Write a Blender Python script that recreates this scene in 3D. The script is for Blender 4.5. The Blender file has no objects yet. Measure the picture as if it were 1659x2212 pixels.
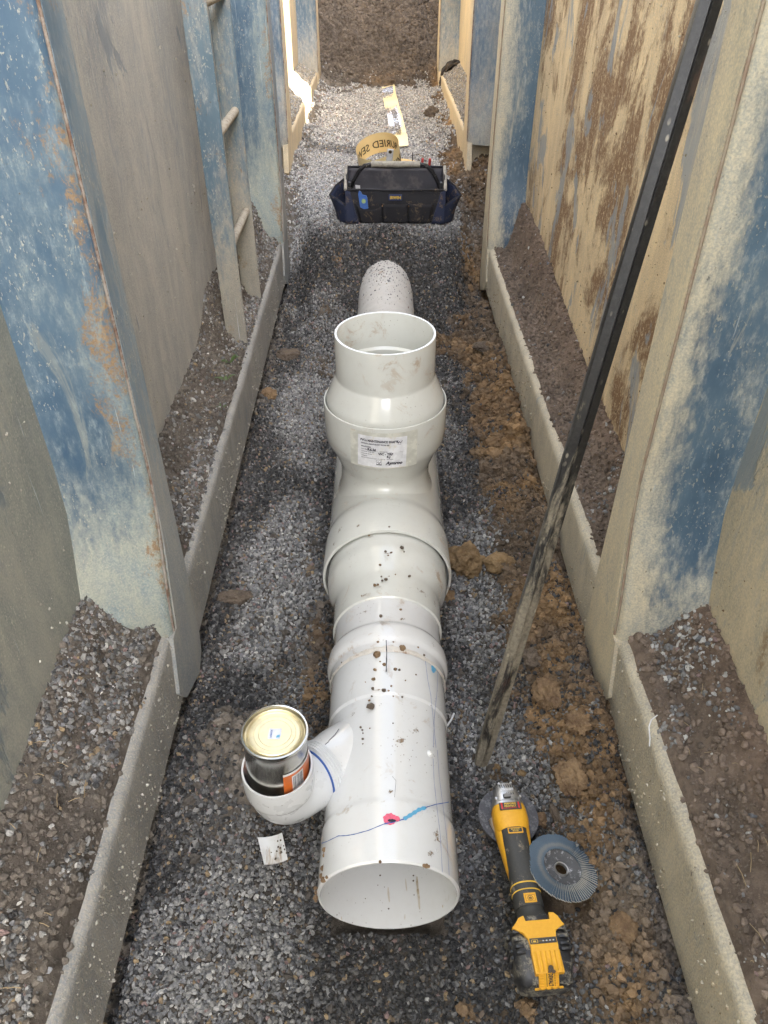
import bpy, bmesh, math, random
import numpy as np
from mathutils import Vector, Matrix, noise as mnoise
random.seed(7); RNG = np.random.default_rng(7)
R = math.radians; PI = math.pi
SC = bpy.context.scene; COL = SC.collection

# ------------------------------------------------------------------ camera, light, exposure
CAM_H = 1.44; PITCH = R(38.0)
cam_d = bpy.data.cameras.new('camera'); cam = bpy.data.objects.new('camera', cam_d); COL.objects.link(cam)
cam.location = (0, 0, CAM_H); cam.rotation_euler = (R(90) - PITCH, 0, 0)
cam_d.sensor_fit = 'VERTICAL'; cam_d.sensor_height = 24.0; cam_d.lens = 24.0 * 1620 / 2212
cam_d.clip_start = 0.02; cam_d.clip_end = 400
SC.camera = cam
SUN_DIR = Vector((1.2, -2.0, 0.0)).normalized(); SUN_EL = R(33.0)
w = bpy.data.worlds.new('World'); SC.world = w; w.use_nodes = True
nt = w.node_tree; nt.nodes.clear()
sky = nt.nodes.new('ShaderNodeTexSky'); sky.sky_type = 'NISHITA'; sky.sun_disc = False
sky.sun_elevation = SUN_EL; sky.sun_rotation = math.atan2(SUN_DIR.x, SUN_DIR.y)
sky.air_density = 1.0; sky.dust_density = 3.0; sky.ozone_density = 1.0
hs = nt.nodes.new('ShaderNodeHueSaturation'); hs.inputs['Saturation'].default_value = 0.45
bg = nt.nodes.new('ShaderNodeBackground'); bg.inputs['Strength'].default_value = 0.15
wo = nt.nodes.new('ShaderNodeOutputWorld')
nt.links.new(sky.outputs[0], hs.inputs['Color']); nt.links.new(hs.outputs[0], bg.inputs['Color']); nt.links.new(bg.outputs[0], wo.inputs['Surface'])
sun_d = bpy.data.lights.new('sun', 'SUN'); sun_d.energy = 4.4; sun_d.angle = R(0.5); sun_d.color = (1.0, 0.87, 0.69)
sun = bpy.data.objects.new('sun', sun_d); COL.objects.link(sun)
sv = Vector((SUN_DIR.x * math.cos(SUN_EL), SUN_DIR.y * math.cos(SUN_EL), math.sin(SUN_EL)))
sun.rotation_euler = sv.to_track_quat('Z', 'Y').to_euler(); sun.location = sv * 20
SC.view_settings.view_transform = 'Standard'; SC.view_settings.look = 'None'
SC.view_settings.exposure = 3.0; SC.view_settings.gamma = 1.0; SC.view_settings.use_curve_mapping = False
SC.render.engine = 'CYCLES'
SC.cycles.use_denoising = True; SC.cycles.max_bounces = 8; SC.cycles.diffuse_bounces = 4; SC.cycles.use_adaptive_sampling = True; SC.cycles.adaptive_threshold = 0.02; SC.cycles.glossy_bounces = 4
SC.cycles.sample_clamp_indirect = 6.0; SC.cycles.caustics_reflective = False; SC.cycles.caustics_refractive = False

# ------------------------------------------------------------------ pixel <-> place helpers (photo measured at 1659x2212)
F = 1620.0; CP, SP = math.cos(PITCH), math.sin(PITCH)
def ray(u, v):
    r = (u - 829.5) / F; up = (1106 - v) / F
    return Vector((r, CP + SP * up, -SP + CP * up))
def hit_z(u, v, z):
    d = ray(u, v); t = (z - CAM_H) / d.z; return Vector((0, 0, CAM_H)) + d * t
def hit_x(u, v, x):
    d = ray(u, v); return Vector((0, 0, CAM_H)) + d * (x / d.x)
def hit_cyl(u, v, cx, cz, rad):           # cylinder along y
    d = ray(u, v); ox, oz = -cx, CAM_H - cz
    a = d.x**2 + d.z**2; b = 2 * (ox * d.x + oz * d.z); c = ox**2 + oz**2 - rad**2
    q = b * b - 4 * a * c
    t = (-b - math.sqrt(max(q, 0))) / (2 * a); return Vector((0, 0, CAM_H)) + d * t

# ------------------------------------------------------------------ numpy noise
def _h(ix, iy, seed):
    n = (ix.astype(np.int64) * 374761393 + iy.astype(np.int64) * 668265263 + seed * 1442695041) & 0x7fffffff
    n = ((n ^ (n >> 13)) * 1274126177) & 0x7fffffff
    n = (n ^ (n >> 16)) & 0xffff
    return n / 65535.0
def vnoise(x, y, seed=0):
    x = np.asarray(x, float); y = np.asarray(y, float)
    ix = np.floor(x); iy = np.floor(y); fx = x - ix; fy = y - iy
    fx = fx * fx * (3 - 2 * fx); fy = fy * fy * (3 - 2 * fy)
    a = _h(ix, iy, seed); b = _h(ix + 1, iy, seed); c = _h(ix, iy + 1, seed); d = _h(ix + 1, iy + 1, seed)
    return (a * (1 - fx) + b * fx) * (1 - fy) + (c * (1 - fx) + d * fx) * fy
def fbm(x, y, seed=0, octv=4):
    x = np.asarray(x, float); y = np.asarray(y, float)
    s = 0; a = 0.5; t = 0
    for i in range(octv):
        s = s + a * vnoise(x * 2**i + 17.3 * i, y * 2**i + 9.1 * i, seed + i); t += a; a *= 0.5
    return s / t
def sstep(a, b, x):
    t = np.clip((np.asarray(x, float) - a) / (b - a), 0, 1); return t * t * (3 - 2 * t)

# ------------------------------------------------------------------ object helpers
def tag(o, label=None, cat=None, group=None, kind=None):
    if label: o['label'] = label
    if cat: o['category'] = cat
    if group: o['group'] = group
    if kind: o['kind'] = kind
    return o
def empty(name, loc=(0, 0, 0), rot=(0, 0, 0), label=None, cat=None, group=None):
    o = bpy.data.objects.new(name, None); COL.objects.link(o); o.location = loc; o.rotation_euler = rot
    o.empty_display_size = 0.05
    return tag(o, label, cat, group)
def mesh_obj(name, verts, faces, mat=None, parent=None, smooth=False, angle=35):
    me = bpy.data.meshes.new(name)
    me.from_pydata([tuple(v) for v in verts], [], [tuple(f) for f in faces]); me.validate(); me.update()
    if mat: me.materials.append(mat)
    if smooth:
        me.polygons.foreach_set('use_smooth', [True] * len(me.polygons))
        try: me.set_sharp_from_angle(angle=R(angle))
        except Exception: pass
    o = bpy.data.objects.new(name, me); COL.objects.link(o)
    if parent: o.parent = parent
    return o
class MB:
    def __init__(s): s.v = []; s.f = []
    def add(s, vs, fs, M=None):
        n = len(s.v)
        for p in vs:
            p = Vector(p); s.v.append(M @ p if M else p)
        s.f += [tuple(i + n for i in f) for f in fs]; return s
    def build(s, name, mat=None, parent=None, smooth=False, angle=35, fix=True):
        o = mesh_obj(name, s.v, s.f, mat, parent, False)
        if fix:
            bm = bmesh.new(); bm.from_mesh(o.data); bmesh.ops.recalc_face_normals(bm, faces=bm.faces); bm.to_mesh(o.data); bm.free()
        if smooth:
            o.data.polygons.foreach_set('use_smooth', [True] * len(o.data.polygons)); o.data.set_sharp_from_angle(angle=R(angle))
        return o
def box(x0, x1, y0, y1, z0, z1, bev=0.0, seg=2):
    bm = bmesh.new(); bmesh.ops.create_cube(bm, size=1)
    for v in bm.verts: v.co = Vector(((x0 + x1) / 2 + v.co.x * (x1 - x0), (y0 + y1) / 2 + v.co.y * (y1 - y0), (z0 + z1) / 2 + v.co.z * (z1 - z0)))
    if bev > 0: bmesh.ops.bevel(bm, geom=bm.edges[:], offset=bev, segments=seg, affect='EDGES', profile=0.5)
    bm.verts.index_update(); vs = [v.co.copy() for v in bm.verts]; fs = [[v.index for v in f.verts] for f in bm.faces]; bm.free()
    return vs, fs
def prism(poly, h0, h1, axis='z'):        # poly (a,b); axis z:(x,y) y:(x,z) x:(y,z)
    n = len(poly)
    def P(a, b, h): return {'z': (a, b, h), 'y': (a, h, b), 'x': (h, a, b)}[axis]
    vs = [P(a, b, h0) for a, b in poly] + [P(a, b, h1) for a, b in poly]
    fs = [tuple(range(n)), tuple(range(2 * n - 1, n - 1, -1))] + [(i, (i + 1) % n, n + (i + 1) % n, n + i) for i in range(n)]
    return vs, fs
def lathe(prof, seg=64, axis='z', closed=False, a0=0, a1=2 * PI):
    """prof: list of (r, h); revolved round axis."""
    full = abs(a1 - a0 - 2 * PI) < 1e-6; n = seg if full else seg + 1
    vs = []; fs = []
    for r, h in prof:
        for k in range(n):
            a = a0 + (a1 - a0) * k / seg; c, s = r * math.cos(a), r * math.sin(a)
            vs.append((c, s, h) if axis == 'z' else (c, h, s))
    m = len(prof)
    for i in range(m if closed else m - 1):
        j = (i + 1) % m
        for k in range(seg):
            k2 = (k + 1) % n
            fs.append((i * n + k, i * n + k2, j * n + k2, j * n + k))
    return vs, fs
def tube(pts, rad, seg=10, cap=True):
    pts = [Vector(p) for p in pts]; vs = []; fs = []; n = len(pts)
    rr = rad if isinstance(rad, (list, tuple)) else [rad] * n
    up = Vector((0, 0, 1)); prev = None
    for i, p in enumerate(pts):
        d = (pts[min(i + 1, n - 1)] - pts[max(i - 1, 0)]).normalized()
        if prev is None:
            a = d.cross(up if abs(d.z) < 0.9 else Vector((1, 0, 0))).normalized()
        else: a = (prev - d * prev.dot(d)).normalized()
        prev = a; b = d.cross(a)
        for k in range(seg):
            t = 2 * PI * k / seg; vs.append(p + (a * math.cos(t) + b * math.sin(t)) * rr[i])
    for i in range(n - 1):
        for k in range(seg):
            fs.append((i * seg + k, i * seg + (k + 1) % seg, (i + 1) * seg + (k + 1) % seg, (i + 1) * seg + k))
    if cap: fs.append(tuple(range(seg - 1, -1, -1))); fs.append(tuple((n - 1) * seg + k for k in range(seg)))
    return vs, fs
def bez(p0, p1, p2, n=10):
    p0, p1, p2 = Vector(p0), Vector(p1), Vector(p2)
    return [p0 * (1 - t)**2 + p1 * 2 * t * (1 - t) + p2 * t * t for t in [i / n for i in range(n + 1)]]
def rock(seed, rad, sub=3, sq=(1, 1, 1), rough=0.35, fs_=1.4):
    bm = bmesh.new(); bmesh.ops.create_icosphere(bm, subdivisions=sub, radius=1)
    off = Vector((seed * 3.7, seed * 1.9, seed * 5.1))
    for v in bm.verts:
        p = v.co.normalized(); n1 = mnoise.noise(p * fs_ + off); n2 = mnoise.noise(p * fs_ * 3 + off); n3 = mnoise.noise(p * fs_ * 8 + off)
        v.co = p * (1 + rough * n1 + rough * .45 * n2 + rough * .22 * n3)
        v.co = Vector((v.co.x * sq[0], v.co.y * sq[1], v.co.z * sq[2])) * rad
    bm.verts.index_update(); vs = [v.co.copy() for v in bm.verts]; fs = [[v.index for v in f.verts] for f in bm.faces]; bm.free()
    return vs, fs
def text2d(s, size=0.01, bold=0.0, shear=0.0, align='LEFT'):
    cu = bpy.data.curves.new('lettering', 'FONT'); cu.body = s; cu.size = size; cu.offset = bold * size; cu.shear = shear
    cu.align_x = align; cu.resolution_u = 2; cu.fill_mode = 'FRONT'
    o = bpy.data.objects.new('lettering', cu); COL.objects.link(o)
    bpy.context.view_layer.update()
    me = bpy.data.meshes.new_from_object(o, depsgraph=bpy.context.evaluated_depsgraph_get())
    vs = [v.co.copy() for v in me.vertices]; fs = [tuple(p.vertices) for p in me.polygons]
    bpy.data.objects.remove(o); bpy.data.curves.remove(cu); bpy.data.meshes.remove(me)
    return vs, fs

# ------------------------------------------------------------------ material helpers
class NG:
    def __init__(s, name):
        s.m = bpy.data.materials.new(name); s.m.use_nodes = True; s.t = s.m.node_tree; s.t.nodes.clear()
        s.out = s.t.nodes.new('ShaderNodeOutputMaterial'); s.b = s.t.nodes.new('ShaderNodeBsdfPrincipled')
        s.t.links.new(s.b.outputs[0], s.out.inputs[0]); s.geo = s.t.nodes.new('ShaderNodeNewGeometry')
    def N(s, ty, **kw):
        n = s.t.nodes.new(ty)
        for k, v in kw.items(): setattr(n, k, v)
        return n
    def L(s, a, b): s.t.links.new(a, b)
    def set(s, sock, v):
        if hasattr(v, 'is_output') or isinstance(v, bpy.types.NodeSocket): s.L(v, sock)
        elif isinstance(v, (tuple, list)) and len(v) == 3 and sock.type == 'RGBA': sock.default_value = (*v, 1)
        else: sock.default_value = v
    def pos(s, scale=(1, 1, 1), obj=False, off=(0, 0, 0)):
        mp = s.N('ShaderNodeMapping'); mp.inputs['Scale'].default_value = scale; mp.inputs['Location'].default_value = off
        if obj:
            tc = s.N('ShaderNodeTexCoord'); s.L(tc.outputs['Object'], mp.inputs[0])
        else: s.L(s.geo.outputs['Position'], mp.inputs[0])
        return mp.outputs[0]
    def noise(s, vec, scale=5, detail=5, rough=0.6, dist=0.0):
        n = s.N('ShaderNodeTexNoise'); s.L(vec, n.inputs['Vector']); n.inputs['Scale'].default_value = scale
        n.inputs['Detail'].default_value = detail; n.inputs['Roughness'].default_value = rough; n.inputs['Distortion'].default_value = dist
        return n.outputs['Fac']
    def vor(s, vec, scale=5, feature='F1', rnd=1.0):
        n = s.N('ShaderNodeTexVoronoi', feature=feature); s.L(vec, n.inputs['Vector']); n.inputs['Scale'].default_value = scale
        n.inputs['Randomness'].default_value = rnd
        return n.outputs['Distance']
    def ramp(s, f, a, b, lo=0.0, hi=1.0):
        n = s.N('ShaderNodeMapRange', interpolation_type='SMOOTHSTEP'); s.set(n.inputs[0], f)
        n.inputs[1].default_value = a; n.inputs[2].default_value = b; n.inputs[3].default_value = lo; n.inputs[4].default_value = hi
        return n.outputs[0]
    def math(s, op, a, b=0.0, clamp=False):
        n = s.N('ShaderNodeMath', operation=op); n.use_clamp = clamp; s.set(n.inputs[0], a); s.set(n.inputs[1], b); return n.outputs[0]
    def mix(s, f, a, b):
        n = s.N('ShaderNodeMix', data_type='RGBA'); s.set(n.inputs[0], f); s.set(n.inputs[6], a); s.set(n.inputs[7], b); return n.outputs[2]
    def z(s):
        n = s.N('ShaderNodeSeparateXYZ'); s.L(s.geo.outputs['Position'], n.inputs[0]); return n.outputs
    def bump(s, h, strength=0.5, dist=0.002, prev=None):
        n = s.N('ShaderNodeBump'); n.inputs['Strength'].default_value = strength; n.inputs['Distance'].default_value = dist
        s.set(n.inputs['Height'], h)
        if prev: s.L(prev, n.inputs['Normal'])
        return n.outputs[0]
    def done(s, col, rough=0.7, nrm=None, metal=0.0, spec=0.5):
        s.set(s.b.inputs['Base Color'], col); s.set(s.b.inputs['Roughness'], rough); s.set(s.b.inputs['Metallic'], metal)
        s.b.inputs['Specular IOR Level'].default_value = spec
        if nrm: s.L(nrm, s.b.inputs['Normal'])
        return s.m
def simple(name, col, rough=0.5, metal=0.0, dirt=None, damt=0.5, scale=40, bump=0.0, spec=0.5):
    g = NG(name); p = g.pos(obj=True); n = g.noise(p, scale, 6, 0.65)
    c = g.mix(g.ramp(n, .3, .75), tuple(x * .85 for x in col), tuple(min(1, x * 1.12) for x in col))
    rg = g.ramp(n, .3, .7, rough * .85, min(1, rough * 1.2))
    if dirt:
        n2 = g.noise(p, scale * .5, 8, 0.7); f = g.ramp(n2, .62 - damt * .3, .75 - damt * .2)
        c = g.mix(f, c, dirt); 
    nr = g.bump(n, .4, bump) if bump else None
    return g.done(c, rg, nr, metal, spec)

# ---- coated steel: blue paint under dry mud film
def steel_mat(name, paint=(.045, .12, .26), paint2=(.09, .20, .36), mud=(.34, .30, .25), mud2=(.26, .235, .2), cover=0.5, zlow=0.2, zhigh=0.9,
              zgain=0.5, stretch=0.35, rust=0.62, speck=0.5, streak=0.0, brown=None, brown_amt=0.5, seed=0.0, rough=0.55, relief=0.0015, crisp=.12, xband=0.0, rband=0.0, wipe=0.0):
    g = NG(name); off = (seed, seed * 1.7, seed * .6)
    ps = g.pos((1, 1, stretch), off=off); p = g.pos(off=off)
    z = g.z()[2]
    big = g.noise(ps, 3.0, 7, .66, .6); mid = g.noise(ps, 11, 7, .7, .4); fine = g.noise(ps, 70, 6, .7); grain = g.noise(p, 260, 3, .6)
    c = g.mix(g.ramp(big, .3, .7), paint, paint2)
    c = g.mix(g.ramp(fine, .5, .75, 0, .55), c, tuple(min(1, x * 1.5 + .03) for x in paint2))
    # mud film
    grad = g.ramp(z, zlow, zhigh, zgain, 0.0)
    f = g.math('ADD', g.math('MULTIPLY', big, .65), g.math('MULTIPLY', mid, .35)); f = g.math('ADD', f, g.math('MULTIPLY', g.math('SUBTRACT', fine, .25), .42)); f = g.math('ADD', f, grad)
    sx_ = g.N('ShaderNodeSeparateXYZ'); g.L(g.pos(obj=True), sx_.inputs[0]); ax = g.math('ABSOLUTE', sx_.outputs[0])
    bandm = g.ramp(ax, .075, .0)
    if xband: f = g.math('ADD', f, g.math('MULTIPLY', bandm, xband))
    th = .72 - cover * .45
    mask = g.ramp(f, th - crisp, th + crisp)
    mudc = g.mix(g.ramp(mid, .35, .65), mud, mud2); mudc = g.mix(g.ramp(grain, .35, .7, 0, .5), mudc, tuple(min(1, x * 1.25) for x in mud))
    # film is thin: mottled by grain
    thin = g.ramp(g.math('ADD', grain, g.math('MULTIPLY', fine, .6)), .55, .95, .78, 1.0)
    mask = g.math('MULTIPLY', mask, thin)
    c = g.mix(mask, c, mudc)
    h = g.math('MULTIPLY', mask, 1.0)
    if brown:
        pb = g.pos((1, 1, .75), off=(seed + 5, 3, 1)); bn = g.noise(pb, 2.6, 9, .72, .5); strk = g.noise(g.pos((1, 1, .05), off=(seed, 8, 0)), 34, 4, .6); strk2 = g.noise(g.pos((1, 1, .10), off=(seed, 3, 0)), 9, 5, .65)
        bn = g.math('ADD', g.math('MULTIPLY', bn, .80), g.math('ADD', g.math('MULTIPLY', strk, .10), g.math('MULTIPLY', strk2, .12)))
        bm_ = g.ramp(bn, .615 - brown_amt * .2, .70 - brown_amt * .2)
        gr = g.ramp(g.math('ADD', g.noise(g.pos((1, 1, .6)), 130, 4, .75), g.math('MULTIPLY', bm_, .08)), .42, .56)
        gb = g.math('MULTIPLY', bm_, gr)
        c = g.mix(gb, c, brown); h = g.math('ADD', h, gb)
    if wipe:
        wn = g.noise(g.pos((1, 1, .45), off=(seed + 15, 7, 2)), 5, 6, .62, .8); wm = g.math('MULTIPLY', g.ramp(wn, .66 - wipe * .1, .70 - wipe * .1), g.ramp(g.noise(g.pos((30, 30, 2)), 3, 3, .6), .25, .5, .55, 1))
        c = g.mix(g.math('MULTIPLY', wm, .85), c, g.mix(fine, paint, paint2)); h = g.math('SUBTRACT', h, wm)
    # rust
    rn = g.noise(g.pos((1, 1, .5), off=(seed + 9, 1, 4)), 8, 10, .82, .3)
    if rband: rn = g.math('ADD', rn, g.math('MULTIPLY', bandm, rband))
    rm = g.math('MULTIPLY', g.ramp(rn, rust, rust + .07), g.ramp(g.noise(p, 110, 4, .75), .40, .55, .1, 1))
    c = g.mix(rm, c, g.mix(grain, (.15, .09, .055), (.36, .26, .15)))
    # splash specks
    sp = g.noise(g.pos((1, 1, .5), off=(seed + 21, 3, 8)), 230, 2.5, .6); spn = g.noise(p, 9, 3, .5)
    sm = g.math('MULTIPLY', g.ramp(sp, .60, .67), g.ramp(spn, .62 - speck * .3, .70 - speck * .3))
    c = g.mix(g.math('MULTIPLY', sm, .62), c, (.46, .44, .36))
    dk_ = g.noise(g.pos((1, 1, .6), off=(seed + 31, 3, 8)), 120, 3, .6); dm = g.math('MULTIPLY', g.ramp(dk_, .67, .72), g.ramp(g.noise(p, 6, 3, .5), .45, .6)); c = g.mix(g.math('MULTIPLY', dm, .8), c, (.09, .075, .06)); h = g.math('ADD', h, dm); h = g.math('ADD', h, sm)
    # scratches
    sc = g.noise(g.pos((60, 60, 1.5), off=off), 3, 2, .5); sc2 = g.math('MULTIPLY', g.ramp(sc, .69, .74), g.ramp(mid, .45, .6))
    c = g.mix(g.math('MULTIPLY', sc2, .7), c, (.48, .53, .54))
    sl = g.noise(g.pos((6, 6, 1.3), off=(seed + 2, 0, 0)), 2.2, 7, .72, 1.2); c = g.mix(g.ramp(sl, .58, .66, 0, .35), c, mud); c = g.mix(g.ramp(sl, .40, .32, 0, .40), c, tuple(x * .75 for x in paint2))
    nr = g.bump(h, .6, relief); nr = g.bump(g.math('ADD', grain, fine), .35, .0006, nr)
    rg = g.math('ADD', g.math('MULTIPLY', mask, .35), rough * .8, True)
    return g.done(c, rg, nr)

M = {}
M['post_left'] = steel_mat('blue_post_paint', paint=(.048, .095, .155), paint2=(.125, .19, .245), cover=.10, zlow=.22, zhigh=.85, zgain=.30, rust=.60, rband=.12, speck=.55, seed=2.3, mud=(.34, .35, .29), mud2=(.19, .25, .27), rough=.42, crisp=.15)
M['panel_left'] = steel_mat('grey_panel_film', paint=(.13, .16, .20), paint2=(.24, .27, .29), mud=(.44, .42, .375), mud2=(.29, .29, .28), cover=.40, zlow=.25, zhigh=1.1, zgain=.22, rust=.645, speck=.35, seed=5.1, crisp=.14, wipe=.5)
M['panel_left_near_shaded'] = steel_mat('near_left_panel_film_shaded', paint=(.095, .125, .15), paint2=(.17, .20, .215), mud=(.31, .305, .265), mud2=(.20, .215, .20), cover=.40, zlow=.25, zhigh=1.0, zgain=.2, rust=.70, speck=.5, seed=25.1, crisp=.16, wipe=.6)  # left panel film repeated in darker tones, the near bay's weaker light painted in
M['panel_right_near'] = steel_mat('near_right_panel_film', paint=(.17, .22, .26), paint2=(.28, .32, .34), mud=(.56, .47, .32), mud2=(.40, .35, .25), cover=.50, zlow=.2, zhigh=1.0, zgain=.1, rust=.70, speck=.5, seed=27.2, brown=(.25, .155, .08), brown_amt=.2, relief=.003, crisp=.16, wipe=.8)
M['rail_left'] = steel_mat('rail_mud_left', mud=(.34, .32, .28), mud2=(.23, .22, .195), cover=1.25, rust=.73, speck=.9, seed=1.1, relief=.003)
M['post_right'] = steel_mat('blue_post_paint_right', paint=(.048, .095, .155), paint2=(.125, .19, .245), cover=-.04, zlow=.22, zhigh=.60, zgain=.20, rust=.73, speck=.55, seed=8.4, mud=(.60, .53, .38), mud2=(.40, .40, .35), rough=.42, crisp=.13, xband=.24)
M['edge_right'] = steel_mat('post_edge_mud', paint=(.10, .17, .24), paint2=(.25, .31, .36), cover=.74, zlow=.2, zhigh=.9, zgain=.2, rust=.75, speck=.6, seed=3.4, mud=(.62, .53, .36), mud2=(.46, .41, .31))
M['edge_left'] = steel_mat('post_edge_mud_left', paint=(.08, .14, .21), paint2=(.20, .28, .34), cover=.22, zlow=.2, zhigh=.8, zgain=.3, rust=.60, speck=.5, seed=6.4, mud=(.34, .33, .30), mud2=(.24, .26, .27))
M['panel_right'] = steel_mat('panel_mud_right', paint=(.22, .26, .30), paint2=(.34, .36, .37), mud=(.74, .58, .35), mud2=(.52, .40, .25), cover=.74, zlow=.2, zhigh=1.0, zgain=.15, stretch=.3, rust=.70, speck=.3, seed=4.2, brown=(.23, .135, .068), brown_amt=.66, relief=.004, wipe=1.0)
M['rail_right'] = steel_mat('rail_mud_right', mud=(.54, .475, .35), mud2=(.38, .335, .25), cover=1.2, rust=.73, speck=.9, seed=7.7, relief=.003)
M['far_blue'] = steel_mat('far_post_blue', paint=(.048, .095, .155), paint2=(.125, .19, .245), cover=.20, zlow=.3, zhigh=.9, zgain=.2, rust=.62, speck=.5, seed=12.1, mud=(.40, .38, .32), crisp=.16)
M['post_far_r'] = steel_mat('blue_post_far_right', paint=(.048, .095, .155), paint2=(.125, .19, .245), cover=.16, zlow=.25, zhigh=1.0, zgain=.30, rust=.72, speck=.55, seed=18.4, mud=(.52, .47, .35), mud2=(.42, .39, .31), crisp=.16)
M['far_mud'] = steel_mat('far_mud_steel', cover=1.1, rust=.75, speck=.5, seed=14.1, mud=(.62, .51, .33), mud2=(.48, .41, .29))
M['ladder'] = steel_mat('ladder_steel', paint=(.075, .125, .17), paint2=(.16, .22, .26), mud=(.33, .305, .25), cover=.12, zlow=.3, zhigh=1.0, zgain=.25, rust=.55, speck=.6, seed=9.9)

def soil_mat(name, a=(.10, .075, .055), b=(.19, .145, .10), c3=(.26, .21, .16), relief=.004, scale=1.0):
    g = NG(name); p = g.pos()
    at = g.N('ShaderNodeAttribute', attribute_name='tint')
    n = g.noise(p, 9 * scale, 8, .7); f = g.noise(p, 90 * scale, 6, .75); d = g.noise(p, 420 * scale, 3, .6)
    c = g.mix(g.ramp(n, .35, .65), a, b); c = g.mix(g.ramp(f, .52, .75), c, c3); c = g.mix(g.ramp(d, .6, .72, 0, .6), c, (.33, .30, .26))
    c = g.mix(at.outputs['Alpha'], c, at.outputs['Color']) if False else c
    nr = g.bump(f, .9, relief); nr = g.bump(d, .6, relief * .35, nr)
    return g.done(c, .92, nr, 0, .25)
def inst_mat(name, rough=.85, dusty=.5, relief=.0008):
    g = NG(name); at = g.N('ShaderNodeAttribute', attribute_name='col', attribute_type='INSTANCER')
    p = g.pos(); f = g.noise(p, 260, 5, .7); d = g.noise(p, 900, 2, .5)
    c = g.mix(g.ramp(f, .3, .75, 0, dusty), at.outputs['Color'], (.33, .32, .295))
    hs_ = g.N('ShaderNodeHueSaturation'); g.L(c, hs_.inputs['Color']); g.set(hs_.inputs['Value'], g.ramp(d, .25, .75, .82, 1.18))
    nr = g.bump(f, .8, relief)
    return g.done(hs_.outputs[0], rough, nr, 0, .3)
M['floor'] = None
M['stone'] = inst_mat('crushed_rock', .8, .05)
M['crumb'] = inst_mat('soil_crumb', .95, .12, .0015)

# ground soil uses a colour attribute for soil type (clay / loam / grit)
g = NG('trench_soil'); at = g.N('ShaderNodeAttribute', attribute_name='col'); p = g.pos()
n = g.noise(p, 30, 8, .72); f = g.noise(p, 150, 6, .75); d = g.noise(p, 520, 3, .6)
hsn = g.N('ShaderNodeHueSaturation'); g.L(at.outputs['Color'], hsn.inputs['Color']); g.set(hsn.inputs['Value'], g.ramp(n, .3, .7, .65, 1.35))
c = g.mix(g.ramp(f, .55, .72, 0, .45), hsn.outputs[0], (.34, .31, .27)); c = g.mix(g.ramp(f, .42, .3, 0, .5), c, (.05, .04, .03))
M['floor'] = g.done(c, .93, g.bump(d, .5, .0012, g.bump(f, .9, .005)), 0, .25)

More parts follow.
